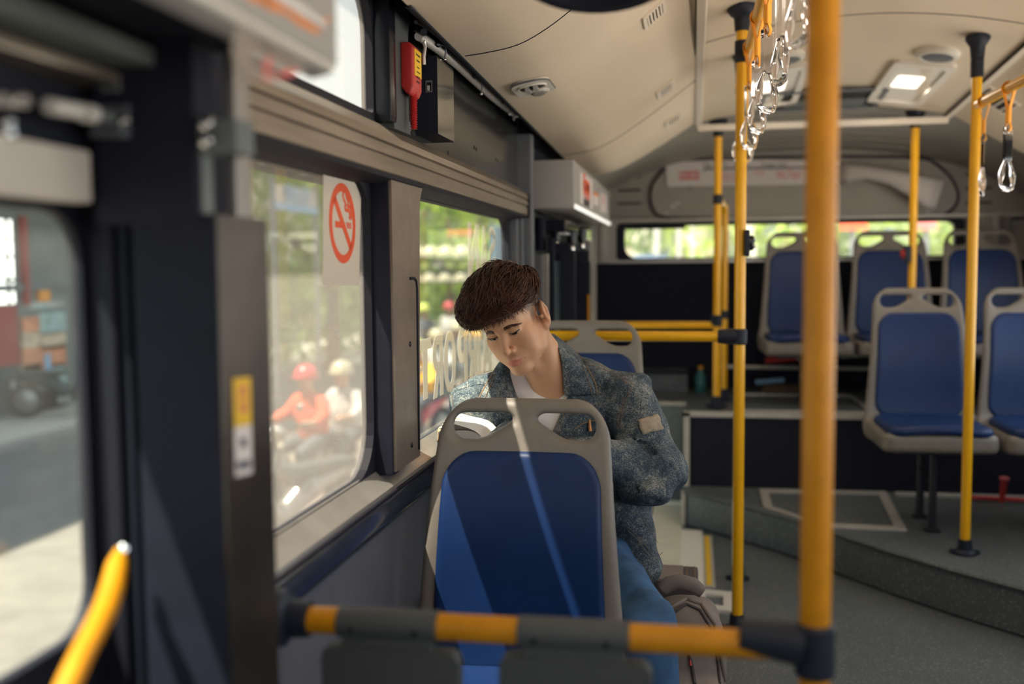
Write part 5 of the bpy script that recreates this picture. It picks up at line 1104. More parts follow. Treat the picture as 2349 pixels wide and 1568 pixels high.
# far facades behind the trees
def building(name, x, y0, y1, h, m, label, floors=3, bays=5, depth=6):
    e = empty(name, (x, (y0+y1)/2, GZ), label, 'building'); MB().box((x-depth, y0, GZ), (x, y1, h)).make('wall', m, e)
    for f in range(floors):
        for b in range(bays):
            yy = y0+(y1-y0)*(b+.5)/bays; zz = GZ+1.0+f*(h-GZ-1)/floors
            MB().box((x-.05, yy-.5, zz), (x+.04, yy+.5, zz+1.5)).make('window', 'window_dark', e); MB().box((x, yy-.58, zz-.1), (x+.12, yy+.58, zz)).make('sill', m, e)
    MB().box((x-depth-.2, y0-.2, h), (x+.25, y1+.2, h+.25)).make('parapet', 'facade', e)
    return e
building('house', -16.0, 22.5, 32, 7.5, 'facade_tan', 'tan house behind the trees beyond the shop', 2, 4); building('house', -16.5, 33, 50, 8.0, 'facade', 'pale long house farther up the street', 2, 6); building('house', -15.5, 50, 75, 9, 'facade_tan', 'farthest tan house at the end of the street', 3, 8)
# trees: trunk, boughs and a mass of leaf blades
def tree(name, p, h, rad, m, seed, label, group='street trees', n=1500, low=.30, leaf=.17):
    rg = np.random.default_rng(seed); e = empty(name, p, label, 'tree', group)
    MB().tube([(0, 0, 0), (.05*h*.2, .03, h*.35), (.02, -.05, h*.7)], [.035*h, .026*h, .012*h], 8).make('trunk', 'bark', e, smooth=True, world=False)
    for k in range(4):
        a = rg.uniform(0, 6.28); MB().tube([(0, 0, h*.35), (math.cos(a)*rad*.4, math.sin(a)*rad*.4, h*.55), (math.cos(a)*rad*.75, math.sin(a)*rad*.75, h*.72)], [.02*h, .012*h, .005*h], 6).make('branch', 'bark', e, smooth=True, world=False)
    nb = 14; cs = np.stack([rg.normal(0, rad*.42, nb), rg.normal(0, rad*.42, nb), h*low+rad*.3+rg.uniform(0, 1, nb)*h*(1-low)], 1)
    k = rg.integers(0, nb, n); d = rg.normal(0, 1, (n, 3)); d /= np.linalg.norm(d, axis=1)[:, None]; c = cs[k]+d*rad*.42*rg.uniform(.45, 1, n)[:, None]**.5
    u = rg.normal(0, 1, (n, 3)); u /= np.linalg.norm(u, axis=1)[:, None]; w = np.cross(u, d); w /= np.linalg.norm(w, axis=1)[:, None]+1e-9
    L = leaf*rg.uniform(.6, 1.4, n)[:, None]; V = np.stack([c-u*L, c+w*L*.45+d*L*.15, c+u*L, c-w*L*.45+d*L*.15], 1).reshape(-1, 3)
    o = link('leaves', np_mesh('leaves', V, np.arange(n*4).reshape(-1, 4)), m, e, world=False); o['kind'] = 'stuff'; return e
tid = 0
TR = [(-8.82, 23.5, 5.8, 2.3, 'leaf_light'), (-9.51, 29.1, 6.6, 2.8, 'leaf_mid'), (-8.58, 34.7, 6.1, 2.6, 'leaf_light'), (-9.98, 40.3, 7.1, 3.0, 'leaf_mid'), (-8.82, 47.0, 6.6, 3, 'leaf_light'), (-10.21, 53.8, 7.6, 3.3, 'leaf_mid'), (-10.44, 19.7, 5.199999999999999, 1.7, 'leaf_mid'), (-12.18, 61.6, 7.6, 3.5, 'leaf_dark'), (-7.54, 67.2, 7.6, 3.6, 'leaf_light')]
WH = ['bright tree nearest the shop seen through the window', 'green tree second from the shop', 'bright tree in the middle of the street row', 'dark green tree past the middle of the row', 'bright tree above the helmet rack', 'large green tree near the end of the row', 'small tree leaning against the end of the shop', 'dark tree in front of the farthest house', 'pale tree at the far end of the street']
for i, (x, y, h, r, m) in enumerate(TR): tree('street_tree', (x, y, GZ), h, r, m, 20+i, WH[i], low=.18)
# long clipped hedge bank under the trees
rg = np.random.default_rng(5); n = 9000; c = np.stack([rg.normal(-10.6, .5, n), rg.uniform(22, 66, n), GZ+rg.uniform(0, 1, n)**.7*2.6], 1)
u = rg.normal(0, 1, (n, 3)); u /= np.linalg.norm(u, axis=1)[:, None]; w = np.cross(u, rg.normal(0, 1, (n, 3))); w /= np.linalg.norm(w, axis=1)[:, None]; L = .16
V = np.stack([c-u*L, c+w*L*.5, c+u*L, c-w*L*.5], 1).reshape(-1, 3); hg = link('hedge', np_mesh('hedge', V, np.arange(n*4).reshape(-1, 4)), 'leaf_mid'); tag(hg, 'loose green hedge running along the far pavement behind the tree trunks', 'hedge', kind='stuff')
# banner and a blue signboard between the trees
e = empty('street_banner', (-6.2, 17.3, GZ), 'white street banner with blue print hung between two posts beyond the filmed window', 'banner')
a, b = at(628, 420, X=-6.2), at(728, 492, X=-6.2); MB().box((-6.22, a.y, b.z), (-6.2, b.y, a.z)).make('cloth', 'shirt_white', e)
for y in (a.y, b.y): MB().tube([(-6.23, y, GZ), (-6.23, y, a.z+.1)], .04, 8).make('post', 'grey_trim', e, smooth=True)
put_text('lettering', 'ĐẠI LÝ', .34, 'sign_blue', e, (-6.19, (a.y+b.y)/2, (a.z+b.z)/2+.06), (0, 1, 0), (0, 0, 1), bold=.01); MB().box((-6.2, a.y, b.z), (-6.185, b.y, b.z+.10)).make('stripe', 'sign_blue', e)
e = empty('signboard', (-5.2, 24, GZ), 'tall pale blue signboard on a post near the end of the clear window', 'sign'); a, b = at(1128, 515, X=-5.2), at(1166, 610, X=-5.2)
MB().box((-5.24, a.y, b.z), (-5.2, b.y+3, a.z)).make('board', 'sign_blue', e); MB().tube([(-5.22, a.y+1, GZ), (-5.22, a.y+1, a.z)], .06, 8).make('post', 'grey_trim', e, smooth=True)
# ---------------------------------------------------------------- people of the street, small and blurred
def far_bodies():
    out = {}
    def st_skin(P):
        d = ell(P, (0, -.02, 1.60), (.078, .092, .115)); d = np.minimum(d, ell(P, (0, -.112, 1.585), (.013, .016, .022))); d = smin(d, cone(P, (0, 0, 1.52), (0, .01, 1.38), .052, .058), .03)
        for s in (-1, 1): d = np.minimum(d, chain(P, [(s*.24, 0, 1.05), (s*.25, -.06, .90), (s*.245, -.09, .80)], [.04, .033, .03]))
        return d
    def st_shirt(P):
        d = ell(P, (0, 0, 1.18), (.19, .12, .27))
        for s in (-1, 1): d = smin(d, chain(P, [(s*.15, 0, 1.36), (s*.215, .01, 1.24), (s*.245, 0, 1.02)], [.07, .062, .05]), .04)
        return d
    def st_leg(P):
        d = ell(P, (0, .01, .92), (.165, .115, .12))
        for s in (-1, 1): d = smin(d, chain(P, [(s*.085, 0, .86), (s*.095, -.02, .48), (s*.10, .01, .07)], [.088, .065, .052]), .03); d = np.minimum(d, cone(P, (s*.10, .02, .045), (s*.105, -.13, .035), .05, .038))
        return d
    def ri_skin(P):
        d = ell(P, (0, -.06, 1.38), (.078, .092, .115)); d = np.minimum(d, ell(P, (0, -.152, 1.365), (.013, .016, .022))); d = smin(d, cone(P, (0, -.03, 1.30), (0, 0, 1.18), .052, .058), .03)
        for s in (-1, 1): d = np.minimum(d, chain(P, [(s*.27, -.20, .98), (s*.27, -.42, .99)], [.04, .033])); d = np.minimum(d, ell(P, (s*.27, -.47, .985), (.04, .05, .032)))
        return d
    def ri_shirt(P):
        d = chain(P, [(0, .06, .82), (0, .03, 1.0), (0, 0, 1.14)], [.16, .165, .13], .05)
        for s in (-1, 1): d = smin(d, chain(P, [(s*.14, 0, 1.16), (s*.235, -.06, 1.03), (s*.27, -.24, .98)], [.075, .064, .052]), .04)
        return d
    def ri_leg(P):
        d = ell(P, (0, .08, .78), (.17, .15, .11))
        for s in (-1, 1): d = smin(d, chain(P, [(s*.10, .04, .76), (s*.16, -.34, .68), (s*.15, -.26, .28)], [.09, .068, .052]), .03); d = np.minimum(d, cone(P, (s*.15, -.24, .24), (s*.15, -.40, .23), .05, .04))
        return d
    for k, f, lo, hi in (('st_skin', st_skin, (-.35, -.2, .7), (.35, .2, 1.75)), ('st_shirt', st_shirt, (-.35, -.2, .85), (.35, .2, 1.5)), ('st_leg', st_leg, (-.3, -.25, -.02), (.3, .2, 1.08)), ('ri_skin', ri_skin, (-.35, -.6, .9), (.35, .2, 1.55)), ('ri_shirt', ri_shirt, (-.4, -.35, .62), (.4, .25, 1.3)), ('ri_leg', ri_leg, (-.3, -.5, .1), (.3, .3, .95))):
        V, Q = nets(f, lo, hi, .022); out[k] = (V, Q)
    return out
FB = far_bodies()
def far_person(p, rz, pose, shirt, helm, label, cap='helmet'):
    e = empty('person', p, label, 'person', rz=rz)
    for part, key, m in (('body', 'skin', 'face_tan'), ('shirt', 'shirt', shirt), ('trousers', 'leg', 'shirt_dark')):
        V, Q = FB[pose+'_'+key]; link(part, np_mesh(part, V, Q), m, e, world=False)
    hz, hy = (1.645, 0.0) if pose == 'st' else (1.425, -.045)
    mb = MB().lathe([(.001, .118), (.06, .108), (.105, .07), (.125, .015), (.128, -.03), (.118, -.036)], (0, hy, hz), n=18, cap=False); mb.obox((0, hy-.13, hz-.012), (.16, .07, .008), bev=.002); mb.make(cap, helm, e, smooth=True, world=False)
    return e
def motorbike(p, rz, body, label, group='motorbikes'):
    e = empty('motorbike', p, label, 'motorbike', group, rz=rz)
    for nm, y in (('front_wheel', -.62), ('rear_wheel', .62)):
        w_ = MB().lathe([(.20, -.035), (.262, -.04), (.285, -.02), (.285, .02), (.262, .04), (.20, .035)], (0, y, .285), (1, 0, 0), 22, cap=False).make(nm, 'tyre', e, smooth=True, world=False)
        r_ = MB().lathe([(.03, -.04), (.20, -.012), (.205, 0), (.20, .012), (.03, .04)], (0, y, .285), (1, 0, 0), 14).make('rim', 'bike_silver', None); r_.parent = w_
    V, Q = nets(lambda P: smin(smin(chain(P, [(0, .66, .70), (0, .2, .58), (0, -.05, .40)], [.09, .12, .10], .05), chain(P, [(0, -.15, .36), (0, -.36, .55), (0, -.44, .86)], [.09, .12, .09], .04), .06), ell(P, (0, -.42, .92), (.17, .10, .08)), .05), (-.25, -.6, .2), (.25, .85, 1.05), .022)
    link('body', np_mesh('body', V, Q), body, e, world=False)
    MB().box((-.13, -.02, .70), (.13, .68, .79), .035).make('saddle', 'bike_dark', e, world=False)
    MB().tube([(-.34, -.30, 1.0), (-.2, -.40, 1.0), (0, -.43, .96), (.2, -.40, 1.0), (.34, -.30, 1.0)], .016, 8).make('handlebar', 'bike_dark', e, smooth=True, world=False)
    for s in (-1, 1):
        MB().tube([(s*.06, -.45, .8), (s*.075, -.62, .285)], .022, 8).make('fork', 'bike_silver', e, smooth=True, world=False)
        MB().tube([(s*.22, -.38, 1.0), (s*.30, -.40, 1.16)], .008, 6).make('mirror_stalk', 'bike_dark', e, world=False); MB().ball((s*.32, -.41, 1.18), .055, 7, (1, .3, .7)).make('mirror', 'bike_silver', e, smooth=True, world=False)
    MB().ball((0, -.52, .92), .085, 9, (1, .55, .85)).make('headlight', 'chrome', e, smooth=True, world=False); MB().box((-.11, -.80, .56), (.11, -.42, .58), .008).make('mudguard', body, e, world=False)
    for s in (-1, 1): MB().ball((s*.13, -.47, .80), .035, 6).make('indicator', 'helmet_white', e, smooth=True, world=False)
    MB().box((-.09, .80, .50), (.09, .82, .62)).make('number_plate', 'shirt_white', e, world=False); MB().box((-.16, -.15, .22), (.16, .1, .36), .04).make('engine', 'bike_silver', e, world=False)
    return e
q = at(712, 1010, Y=9.6); rzr = -.30
motorbike((q.x-.03, 9.45, GZ), rzr, 'bike_silver', 'silver motorbike carrying the red shirted rider outside the filmed window')
far_person((q.x, 9.6, GZ), rzr, 'ri', 'shirt_red', 'helmet_red', 'motorbike rider in a red shirt and red helmet outside the filmed window')
far_person((q.x+.22, 10.05, GZ), rzr, 'ri', 'shirt_white', 'helmet_white', 'passenger in a white helmet sitting behind the red shirted rider')
for px, Y, m, l in ((664, 8.1, 'bike_silver', 'silver motorbike waiting in front of the red shirted rider'), ): motorbike((at(px, 1060, Y=Y).x, Y, GZ), -.5, m, l)
motorbike((-10.4, at(150, 930, X=-10.4).y, GZ+.06), 1.9, 'bike_dark', 'dark motorbike parked before the poster boards of the shop')
for px, Y, sh, he, pose, rz, l in ((972, 20.5, 'shirt_dark', 'helmet_green', 'st', .4, 'person in a yellow green helmet standing beyond the clear window'), (1030, 21.5, 'shirt_white', 'helmet_red', 'st', -.5, 'person in a white shirt and red helmet beyond the clear window'), (940, 19.0, 'shirt_white', 'helmet_red', 'st', .9, 'person in a pale shirt at the edge of the brown pillar cover'),
        (1003, 15.5, 'shirt_white', 'helmet_white', 'ri', -.2, 'rider in a white helmet beyond the clear window'), (962, 13.0, 'shirt_yellow', 'helmet_green', 'ri', -.3, 'rider in a yellow jacket low in the clear window'), (1052, 17.5, 'shirt_dark', 'helmet_white', 'ri', -.2, 'rider in dark clothes and white helmet left of the fringe')):
    x = at(px, 700, Y=Y).x; far_person((x, Y, GZ), rz, pose, sh, he, l)
    if pose == 'ri': motorbike((x-.02, Y-.12, GZ), rz, 'bike_dark' if sh != 'shirt_yellow' else 'helmet_red', 'motorbike under the '+l.split(' low')[0].split(' beyond')[0].split(' left')[0])
# helmet stall: three shelves of helmets
hs = empty('helmet_rack', at(1000, 600, Y=12.5), 'tall metal rack of helmets standing in the street beyond the clear window', 'rack')
ya, xa, xb = 14.5, at(935, 600, Y=14.5).x, at(1078, 600, Y=14.5).x
for x in (xa, xb): MB().tube([(x, ya, GZ), (x, ya, 1.85)], .02, 8).make('post', 'shop_grey', hs, smooth=True)
for k, (py, r) in enumerate(((588, .15), (612, .12), (645, .16))):
    z = at(1000, py, Y=ya).z; MB().box((xa, ya-.15, z-.02), (xb, ya+.15, z)).make('shelf', 'shop_dark', hs)
    for j in range(4 if k != 1 else 5):
        nn = 4 if k != 1 else 5; x = xa+(xb-xa)*(j+.5)/nn
        h_ = MB().lathe([(.001, r*1.05), (r*.5, r*.97), (r*.85, r*.62), (r, r*.15), (r*1.02, 0)], (0, 0, 0), n=16, cap=False).make('helmet', ('helmet_white', 'helmet_green', 'helmet_white')[k] if (j+k) % 3 else 'helmet_white', None, smooth=True); h_.location = (x, ya, z+.005)
        tag(h_, 'helmet on the '+('top', 'middle', 'bottom')[k]+' shelf of the rack, '+('first', 'second', 'third', 'fourth', 'fifth')[j]+' from the pillar', 'helmet', 'helmets on the street rack')
# ---------------------------------------------------------------- behind the bus
e = empty('white_building', (2, 36, GZ), 'pale building with tall openings seen through the rear window', 'building'); MB().box((-4, 36, GZ), (14, 42, 6)).make('wall', 'facade', e)
for k in range(9): MB().box((-3.2+1.8*k, 35.95, .2), (-2.2+1.8*k, 36.05, 3.2)).make('window', 'window_dark' if k % 2 else 'facade_tan', e)
for k, (x, y, m, l) in enumerate(((1.0, 24, 'leaf_light', 'bright tree in the middle of the rear window'), (3.2, 27, 'leaf_mid', 'green tree right of the middle in the rear window'), (5.4, 25, 'leaf_light', 'pale tree behind the back row seats'), (-.2, 29, 'leaf_mid', 'far tree left of the stanchion in the rear window'))): tree('rear_tree', (x, y, GZ), 4.6, 1.8, m, 70+k, l, 'trees behind the bus', 1100, .2)
for k, (px0, px1) in enumerate(((1500, 1512), (1552, 1562), (1584, 1592))):
    a, b = at(px0, 560, Y=18), at(px1, 560, Y=18); pe_ = MB().box((a.x, 18, GZ), (b.x, 18.1, 3.2)).make('street_column', 'shirt_white', None); tag(pe_, 'pale street column in the rear window, '+('first', 'second', 'third')[k]+' from its dark left end', 'column', 'pale columns behind the bus')
e = empty('tarpaulin_stall', at(1490, 585, Y=12), 'blue tarpaulin roof of a street stall low in the rear window', 'stall'); a, b = at(1434, 592, Y=12), at(1560, 592, Y=12)
MB().loft([[(a.x+(b.x-a.x)*t, 12+d, (1.40+.07*math.sin(t*math.pi)-.09*d-.05*t)) for t in np.linspace(0, 1, 9)] for d in (0, .8, 1.6)]).make('tarpaulin', 'blue_tarp', e, smooth=True)
for t in (0, 1): MB().tube([(a.x+(b.x-a.x)*t, 12.2, GZ), (a.x+(b.x-a.x)*t, 12.2, 1.38)], .03, 8).make('post', 'grey_trim', e)
for px0, px1, y, m, l in ((1925, 1990, 521, 'red_print', 'red street sign high in the rear window'), (2105, 2150, 521, 'pink_print', 'second red street sign at the right end of the rear window')):
    a, b = at(px0, y-6, Y=16), at(px1, y+5, Y=16); s_ = empty('street_sign', (a.x, 16, GZ), l, 'sign'); MB().box((a.x, 16, b.z), (b.x, 16.05, a.z+.1)).make('board', m, s_); MB().tube([((a.x+b.x)/2, 16.06, GZ), ((a.x+b.x)/2, 16.06, b.z+.05)], .04, 8).make('post', 'grey_trim', s_)
# ---------------------------------------------------------------- the young man reading
def rotm(a, b, c):
    cz, sz, cx, sx, cyy, sy = math.cos(a), math.sin(a), math.cos(b), math.sin(b), math.cos(c), math.sin(c)
    return np.array([[cz, -sz, 0], [sz, cz, 0], [0, 0, 1]]) @ np.array([[1, 0, 0], [0, cx, -sx], [0, sx, cx]]) @ np.array([[cyy, 0, sy], [0, 1, 0], [-sy, 0, cyy]])
HR = rotm(-.155, .386, -.2915); HS = .989; HP = np.array([-.4449, 2.4577, 1.170])
def h2w(V): return (np.asarray(V)*HS) @ HR.T+HP
def w2h(V): return ((np.asarray(V)-HP) @ HR)/HS
NB = np.array([-.362, 2.60, 1.015]); nbl = w2h(NB); nbl2 = w2h(NB+np.array([0, .03, -.10]))
man = empty('person', (-.37, 2.60, 0), 'young man in an acid-washed denim jacket and white T-shirt reading by the bus window', 'person')
def head(P):
    d = smin(ell(P, (0, .012, .045), (.0735, .093, .082)), ell(P, (0, -.030, -.030), (.0585, .058, .084)), .03)
    d = smin(d, ell(P, (0, -.045, .045), (.058, .044, .045)), .02)
    for s in (-1, 1):
        d = smin(d, chain(P, [(s*.053, .006, -.050), (s*.047, -.014, -.080), (s*.012, -.064, -.105)], [.016, .016, .017], .015), .024)
        d = smin(d, ell(P, (s*.041, -.055, -.028), (.022, .021, .021)), .024)
        d = smin(d, ell(P, (s*.035, -.052, -.062), (.020, .018, .022)), .022)
    d = smin(d, ell(P, (0, -.073, -.106), (.019, .016, .014)), .018)
    d = smin(d, chain(P, [(-.040, -.066, .019), (-.012, -.083, .015), (.012, -.083, .015), (.040, -.066, .019)], [.009]*4, .012), .016)
    for s in (-1, 1):
        d = smax(d, -ell(P, (s*.031, -.094, -.002), (.019, .013, .0105)), .012)
        d = smin(d, ell(P, (s*.031, -.0735, -.002), (.0160, .0128, .0112)), .005)
        d = smin(d, chain(P, [(s*.018, -.082, .0060), (s*.031, -.0850, .0080), (s*.046, -.076, .0050)], [.0022]*3), .006)
    d = smin(d, chain(P, [(0, -.082, .010), (0, -.0955, -.018), (0, -.1085, -.0395)], [.0070, .0080, .0108], .008), .011)
    for s in (-1, 1): d = smin(d, ell(P, (s*.0130, -.0955, -.0450), (.0078, .0100, .0080)), .006)
    d = smin(d, ell(P, (0, -.068, -.073), (.031, .0235, .025)), .016)
    d = smin(d, chain(P, [(-.024, -.079, -.0765), (-.009, -.0915, -.0700), (0, -.0925, -.0715), (.009, -.0915, -.0700), (.024, -.079, -.0765)], [.0018, .0040, .0036, .0040, .0018]), .005)
    d = smin(d, chain(P, [(-.021, -.080, -.0790), (-.007, -.0905, -.0838), (.007, -.0905, -.0838), (.021, -.080, -.0790)], [.0018, .0052, .0052, .0018]), .005)
    d = smax(d, -chain(P, [(-.026, -.082, -.0770), (-.010, -.0965, -.0760), (0, -.0975, -.0772), (.010, -.0965, -.0760), (.026, -.082, -.0770)], [.0012]*5), .0025)
    d = smax(d, -chain(P, [(0, -.0945, -.057), (0, -.0965, -.065)], [.0022, .0032]), .006)
    for s in (-1, 1):
        d = smax(d, -ell(P, (s*.0066, -.1020, -.0530), (.0038, .0052, .0045)), .003)
        e = math.radians(28)*s; RE = np.array([[math.cos(e), -math.sin(e), 0], [math.sin(e), math.cos(e), 0], [0, 0, 1]])
        er = ell(P, (s*.080, .020, -.010), (.0105, .0205, .0335), RE); er = smin(er, ell(P, (s*.0745, .009, -.040), (.007, .0085, .010)), .008)
        er = smax(er, -ell(P, (s*.0925, .014, -.008), (.0095, .0115, .0215), RE), .004)
        er = smin(er, chain(P, [(s*.0855, .021, -.022), (s*.0868, .026, -.004), (s*.0855, .019, .010)], [.003]*3), .003)
        er = smin(er, ell(P, (s*.0755, .0015, -.014), (.005, .0045, .006)), .004)
        d = smin(d, er, .006)
    n = cone(P, (0, .026, -.045), nbl, .054, .060); n = smin(n, cone(P, nbl, nbl2, .062, .085), .04)
    d = smin(d, n, .020)
    for s in (-1, 1): d = smin(d, cone(P, (s*.058, .022, -.045), tuple(nbl+np.array([s*.010, -.052, .01])), .014, .012), .022)
    d = smin(d, cone(P, (0, -.020, -.115), tuple(nbl+np.array([0, -.045, .02])), .012, .012), .025)
    return d
HV, HQ = nets(head, (-.115, -.130, -.27), (.115, .125, .14), .0022); HV = relaxed(HV, HQ, .35)
headW = h2w(HV)
# albedo: skin, lips, shaved sides
def smooth(a, b, x): t = np.clip((x-a)/(b-a), 0, 1); return t*t*(3-2*t)
x, y, z = HV.T; nz_ = np.sin(x*230+np.cos(z*170)*2)*np.cos(z*260+y*190)
tone = np.tile(np.array([.66, .365, .215]), (len(HV), 1))
lip = np.exp(-((x/.0215)**6))*smooth(-.0890, -.0862, z-.12*np.abs(x))*(1-smooth(-.0702, -.0680, z+.26*np.abs(x)))*smooth(-.076, -.083, y)
tone = tone*(1-lip[:, None]*.85)+np.array([.62, .185, .15])*lip[:, None]*.85
side = smooth(.0, .030, z+.35*(y-.0)+.010*nz_*.4)*smooth(.036, .050, np.abs(x))*smooth(-.052, -.030, y+.25*z)*(1-smooth(.0, .02, np.abs(x)-.078))
burn = smooth(-.030, -.012, z)*smooth(-.034, -.022, y)*(1-smooth(-.006, .002, y))*smooth(.058, .064, np.abs(x))*(1-smooth(-.005, .01, np.abs(x)-.078))
nape = smooth(.045, .07, y)*smooth(-.06, -.03, z)
st = np.clip(np.maximum(np.maximum(side, burn*.75), nape), 0, 1)*.88
tone = tone*(1-st[:, None])+np.array([.065, .050, .042])*st[:, None]
blush = np.exp(-(((np.abs(x)-.042)/.02)**2+((z+.03)/.02)**2)-((y+.06)/.03)**2)*.10+np.exp(-((x/.012)**2+((z+.04)/.014)**2+((y+.105)/.02)**2))*.12
tone = tone*(1-blush[:, None])+np.array([.58, .22, .14])*blush[:, None]
us = np.exp(-(((np.abs(x))/.018)**4+((z+.0635)/.006)**2))*smooth(-.07, -.085, y)*.14; tone = tone*(1-us[:, None])
# the rest of the body under the clothes, hands shaped round the book
SL, EL, WL = (-.165, 2.60, .950), (-.090, 2.535, .775), (-.300, 2.405, .845)
SRr, ER, WR = (-.556, 2.545, .940), (-.572, 2.520, .755), (-.588, 2.440, .862)
HL, KL, AL = (-.265, 2.63, .53), (-.100, 2.225, .465), (-.085, 2.19, .09)
HRr, KR, AR = (-.455, 2.63, .53), (-.475, 2.24, .465), (-.470, 2.22, .09)
def under(P):
    d = smin(ell(P, (-.372, 2.625, .86), (.150, .095, .19)), ell(P, (-.36, 2.64, .60), (.15, .10, .15)), .06)
    for S, E_, W_ in ((SL, EL, WL), (SRr, ER, WR)): d = smin(d, chain(P, [S, E_, W_], [.048, .040, .029]), .02)
    for H_, K_, A_ in ((HL, KL, AL), (HRr, KR, AR)): d = smin(d, chain(P, [H_, K_, A_], [.075, .052, .038]), .03); d = np.minimum(d, cone(P, (A_[0], A_[1]+.02, .05), (A_[0], A_[1]-.15, .04), .036, .030))
    return d
UV_, UQ = nets(under, (-.72, 1.99, 0), (.02, 2.8, 1.06), .014)
def hand_r(P):
    P = (P[0]-.024, P[1], P[2])
    d = chain(P, [(-.612, 2.440, .862), (-.630, 2.425, .872)], [.027, .026]); d = smin(d, rbox(P, (-.634, 2.405, .880), (.012, .040, .030), .011), .014)
    for k, (yy, l, r) in enumerate(((2.372, .88, .0078), (2.391, 1, .0083), (2.410, 1.04, .0085), (2.429, .95, .0080))):
        d = smin(d, chain(P, [(-.634, yy, .876), (-.622, yy-.002, .868), (-.622+.026*l, yy-.004, .866), (-.622+.046*l, yy-.004, .872)], [r*1.05, r, r*.95, r*.82]), .006)
    return smin(d, chain(P, [(-.634, 2.432, .890), (-.626, 2.418, .911), (-.604, 2.400, .918), (-.586, 2.392, .912)], [.013, .0105, .0095, .0078]), .008)
def hand_l(P):
    d = chain(P, [WL, (-.345, 2.400, .862)], [.027, .026]); d = smin(d, rbox(P, (-.372, 2.395, .868), (.030, .040, .012), .011), .014)
    for k, (yy, l, r) in enumerate(((2.362, .88, .0078), (2.383, 1, .0083), (2.404, 1.04, .0085), (2.424, .95, .0080))):
        d = smin(d, chain(P, [(-.395, yy, .868), (-.412, yy-.002, .868), (-.412-.024*l, yy-.004, .870), (-.412-.040*l, yy-.004, .876)], [r*1.05, r, r*.95, r*.82]), .006)
    return smin(d, chain(P, [(-.362, 2.425, .876), (-.372, 2.415, .905), (-.392, 2.395, .921), (-.408, 2.388, .922)], [.013, .0105, .0095, .0078]), .008)
H1, Q1 = nets(hand_r, (-.70, 2.33, .80), (-.54, 2.48, .96), .0032); H2, Q2 = nets(hand_l, (-.48, 2.32, .80), (-.27, 2.48, .96), .0032)
def join(parts):
    V = []; Q = []; k = 0
    for v, q in parts: V.append(v); Q.append(q+k); k += len(v)
    return np.concatenate(V), np.concatenate(Q)
BV, BQ = join([(headW, HQ), (UV_, UQ), (H1, Q1), (H2, Q2)])
bme = np_mesh('body', BV, BQ); ca = bme.color_attributes.new('tone', 'FLOAT_COLOR', 'POINT')
col = np.ones((len(BV), 4), np.float32); col[:, :3] = (.66, .365, .215); col[:len(HV), :3] = tone; ca.data.foreach_set('color', col.ravel())
body = link('body', bme, 'skin', man)
def bvh(V, Q): return BVHTree.FromPolygons([Vector(v) for v in V], [tuple(q) for q in Q])
HB = bvh(HV, HQ)   # head in its own axes, for eyes, brows and hair
def on_face(x, z, off=.0):
    h = HB.ray_cast(Vector((x, -.3, z)), Vector((0, 1, 0))); return Vector((x, (h[0].y if h[0] else -.08)-off, z))
def local_mesh(name, mb, m, smooth=True):
    me = mb.mesh(name); co = np.array([v.co[:] for v in me.vertices]); me.vertices.foreach_set('co', h2w(co).astype(np.float32).ravel()); return link(name, me, m, man, smooth=smooth)
for s in (-1, 1):
    us_ = np.linspace(-1, 1, 13); lid = [(s*.031+s*u*.0150, -.0036-.0010*(1-u*u)+.0018*u) for u in us_]; low = [(a, b-.0060*(1-u*u)-.0003) for (a, b), u in zip(lid, us_)]
    mb = MB(); mb.loft([[on_face(a+(c-a)*t, b+(d-b)*t, .0004) for (a, b), (c, d) in zip(lid, low)] for t in np.linspace(0, 1, 4)]); local_mesh('eye', mb, 'eye_white')
    mb = MB(); mb.loft([[on_face(a+(c-a)*t, b+(d-b)*t, .0008) for (a, b), (c, d) in list(zip(lid, low))[3:10]] for t in np.linspace(0, 1, 4)]); local_mesh('iris', mb, 'iris')
    mb = MB().tube([on_face(a, b+.0003, .0006) for a, b in lid], [.0004]+[.0009]*5+[.0011]*6+[.0004], 6)
    for k in range(12):
        u = -.85+1.8*k/11; a, b = s*.031+s*u*.0150, -.0036-.0010*(1-u*u)+.0018*u; p0 = on_face(a, b, .0006); mb.tube([p0, p0+Vector((s*(.0012+.0014*u), -.0034, -.0016)), p0+Vector((s*(.0022+.002*u), -.0058, -.0022))], [.00035, .00028, .0001], 4)
    local_mesh('eyelashes', mb, 'iris')
    mb = MB().tube([on_face(s*.031+s*u*.0165, .0058+.0030*(1-u*u)-.0012*u, .0002) for u in us_], .0004, 5); local_mesh('lid_crease', mb, 'hair')
    mb = MB(); rg = np.random.default_rng(3+s)
    for k in range(150):
        t = rg.uniform(0, 1); w = (1-t)**.5*.0042+.0008; a = .0125+.031*t; b = .0135+.0055*math.sin(min(t*1.5, 1.35)*1.57)-.0070*t+rg.uniform(-1, 1)*w
        p0 = on_face(s*a, b, .0004); p1 = on_face(s*(a+.0055), b+.0004-.0030*t+.0016*(1-t), .0010); p2 = on_face(s*(a+.0095), b+.0008-.0055*t+.002*(1-t), .0006); mb.tube([p0, p1, p2], [.00042, .00035, .0001], 3)
    local_mesh('eyebrow', mb, 'hair')
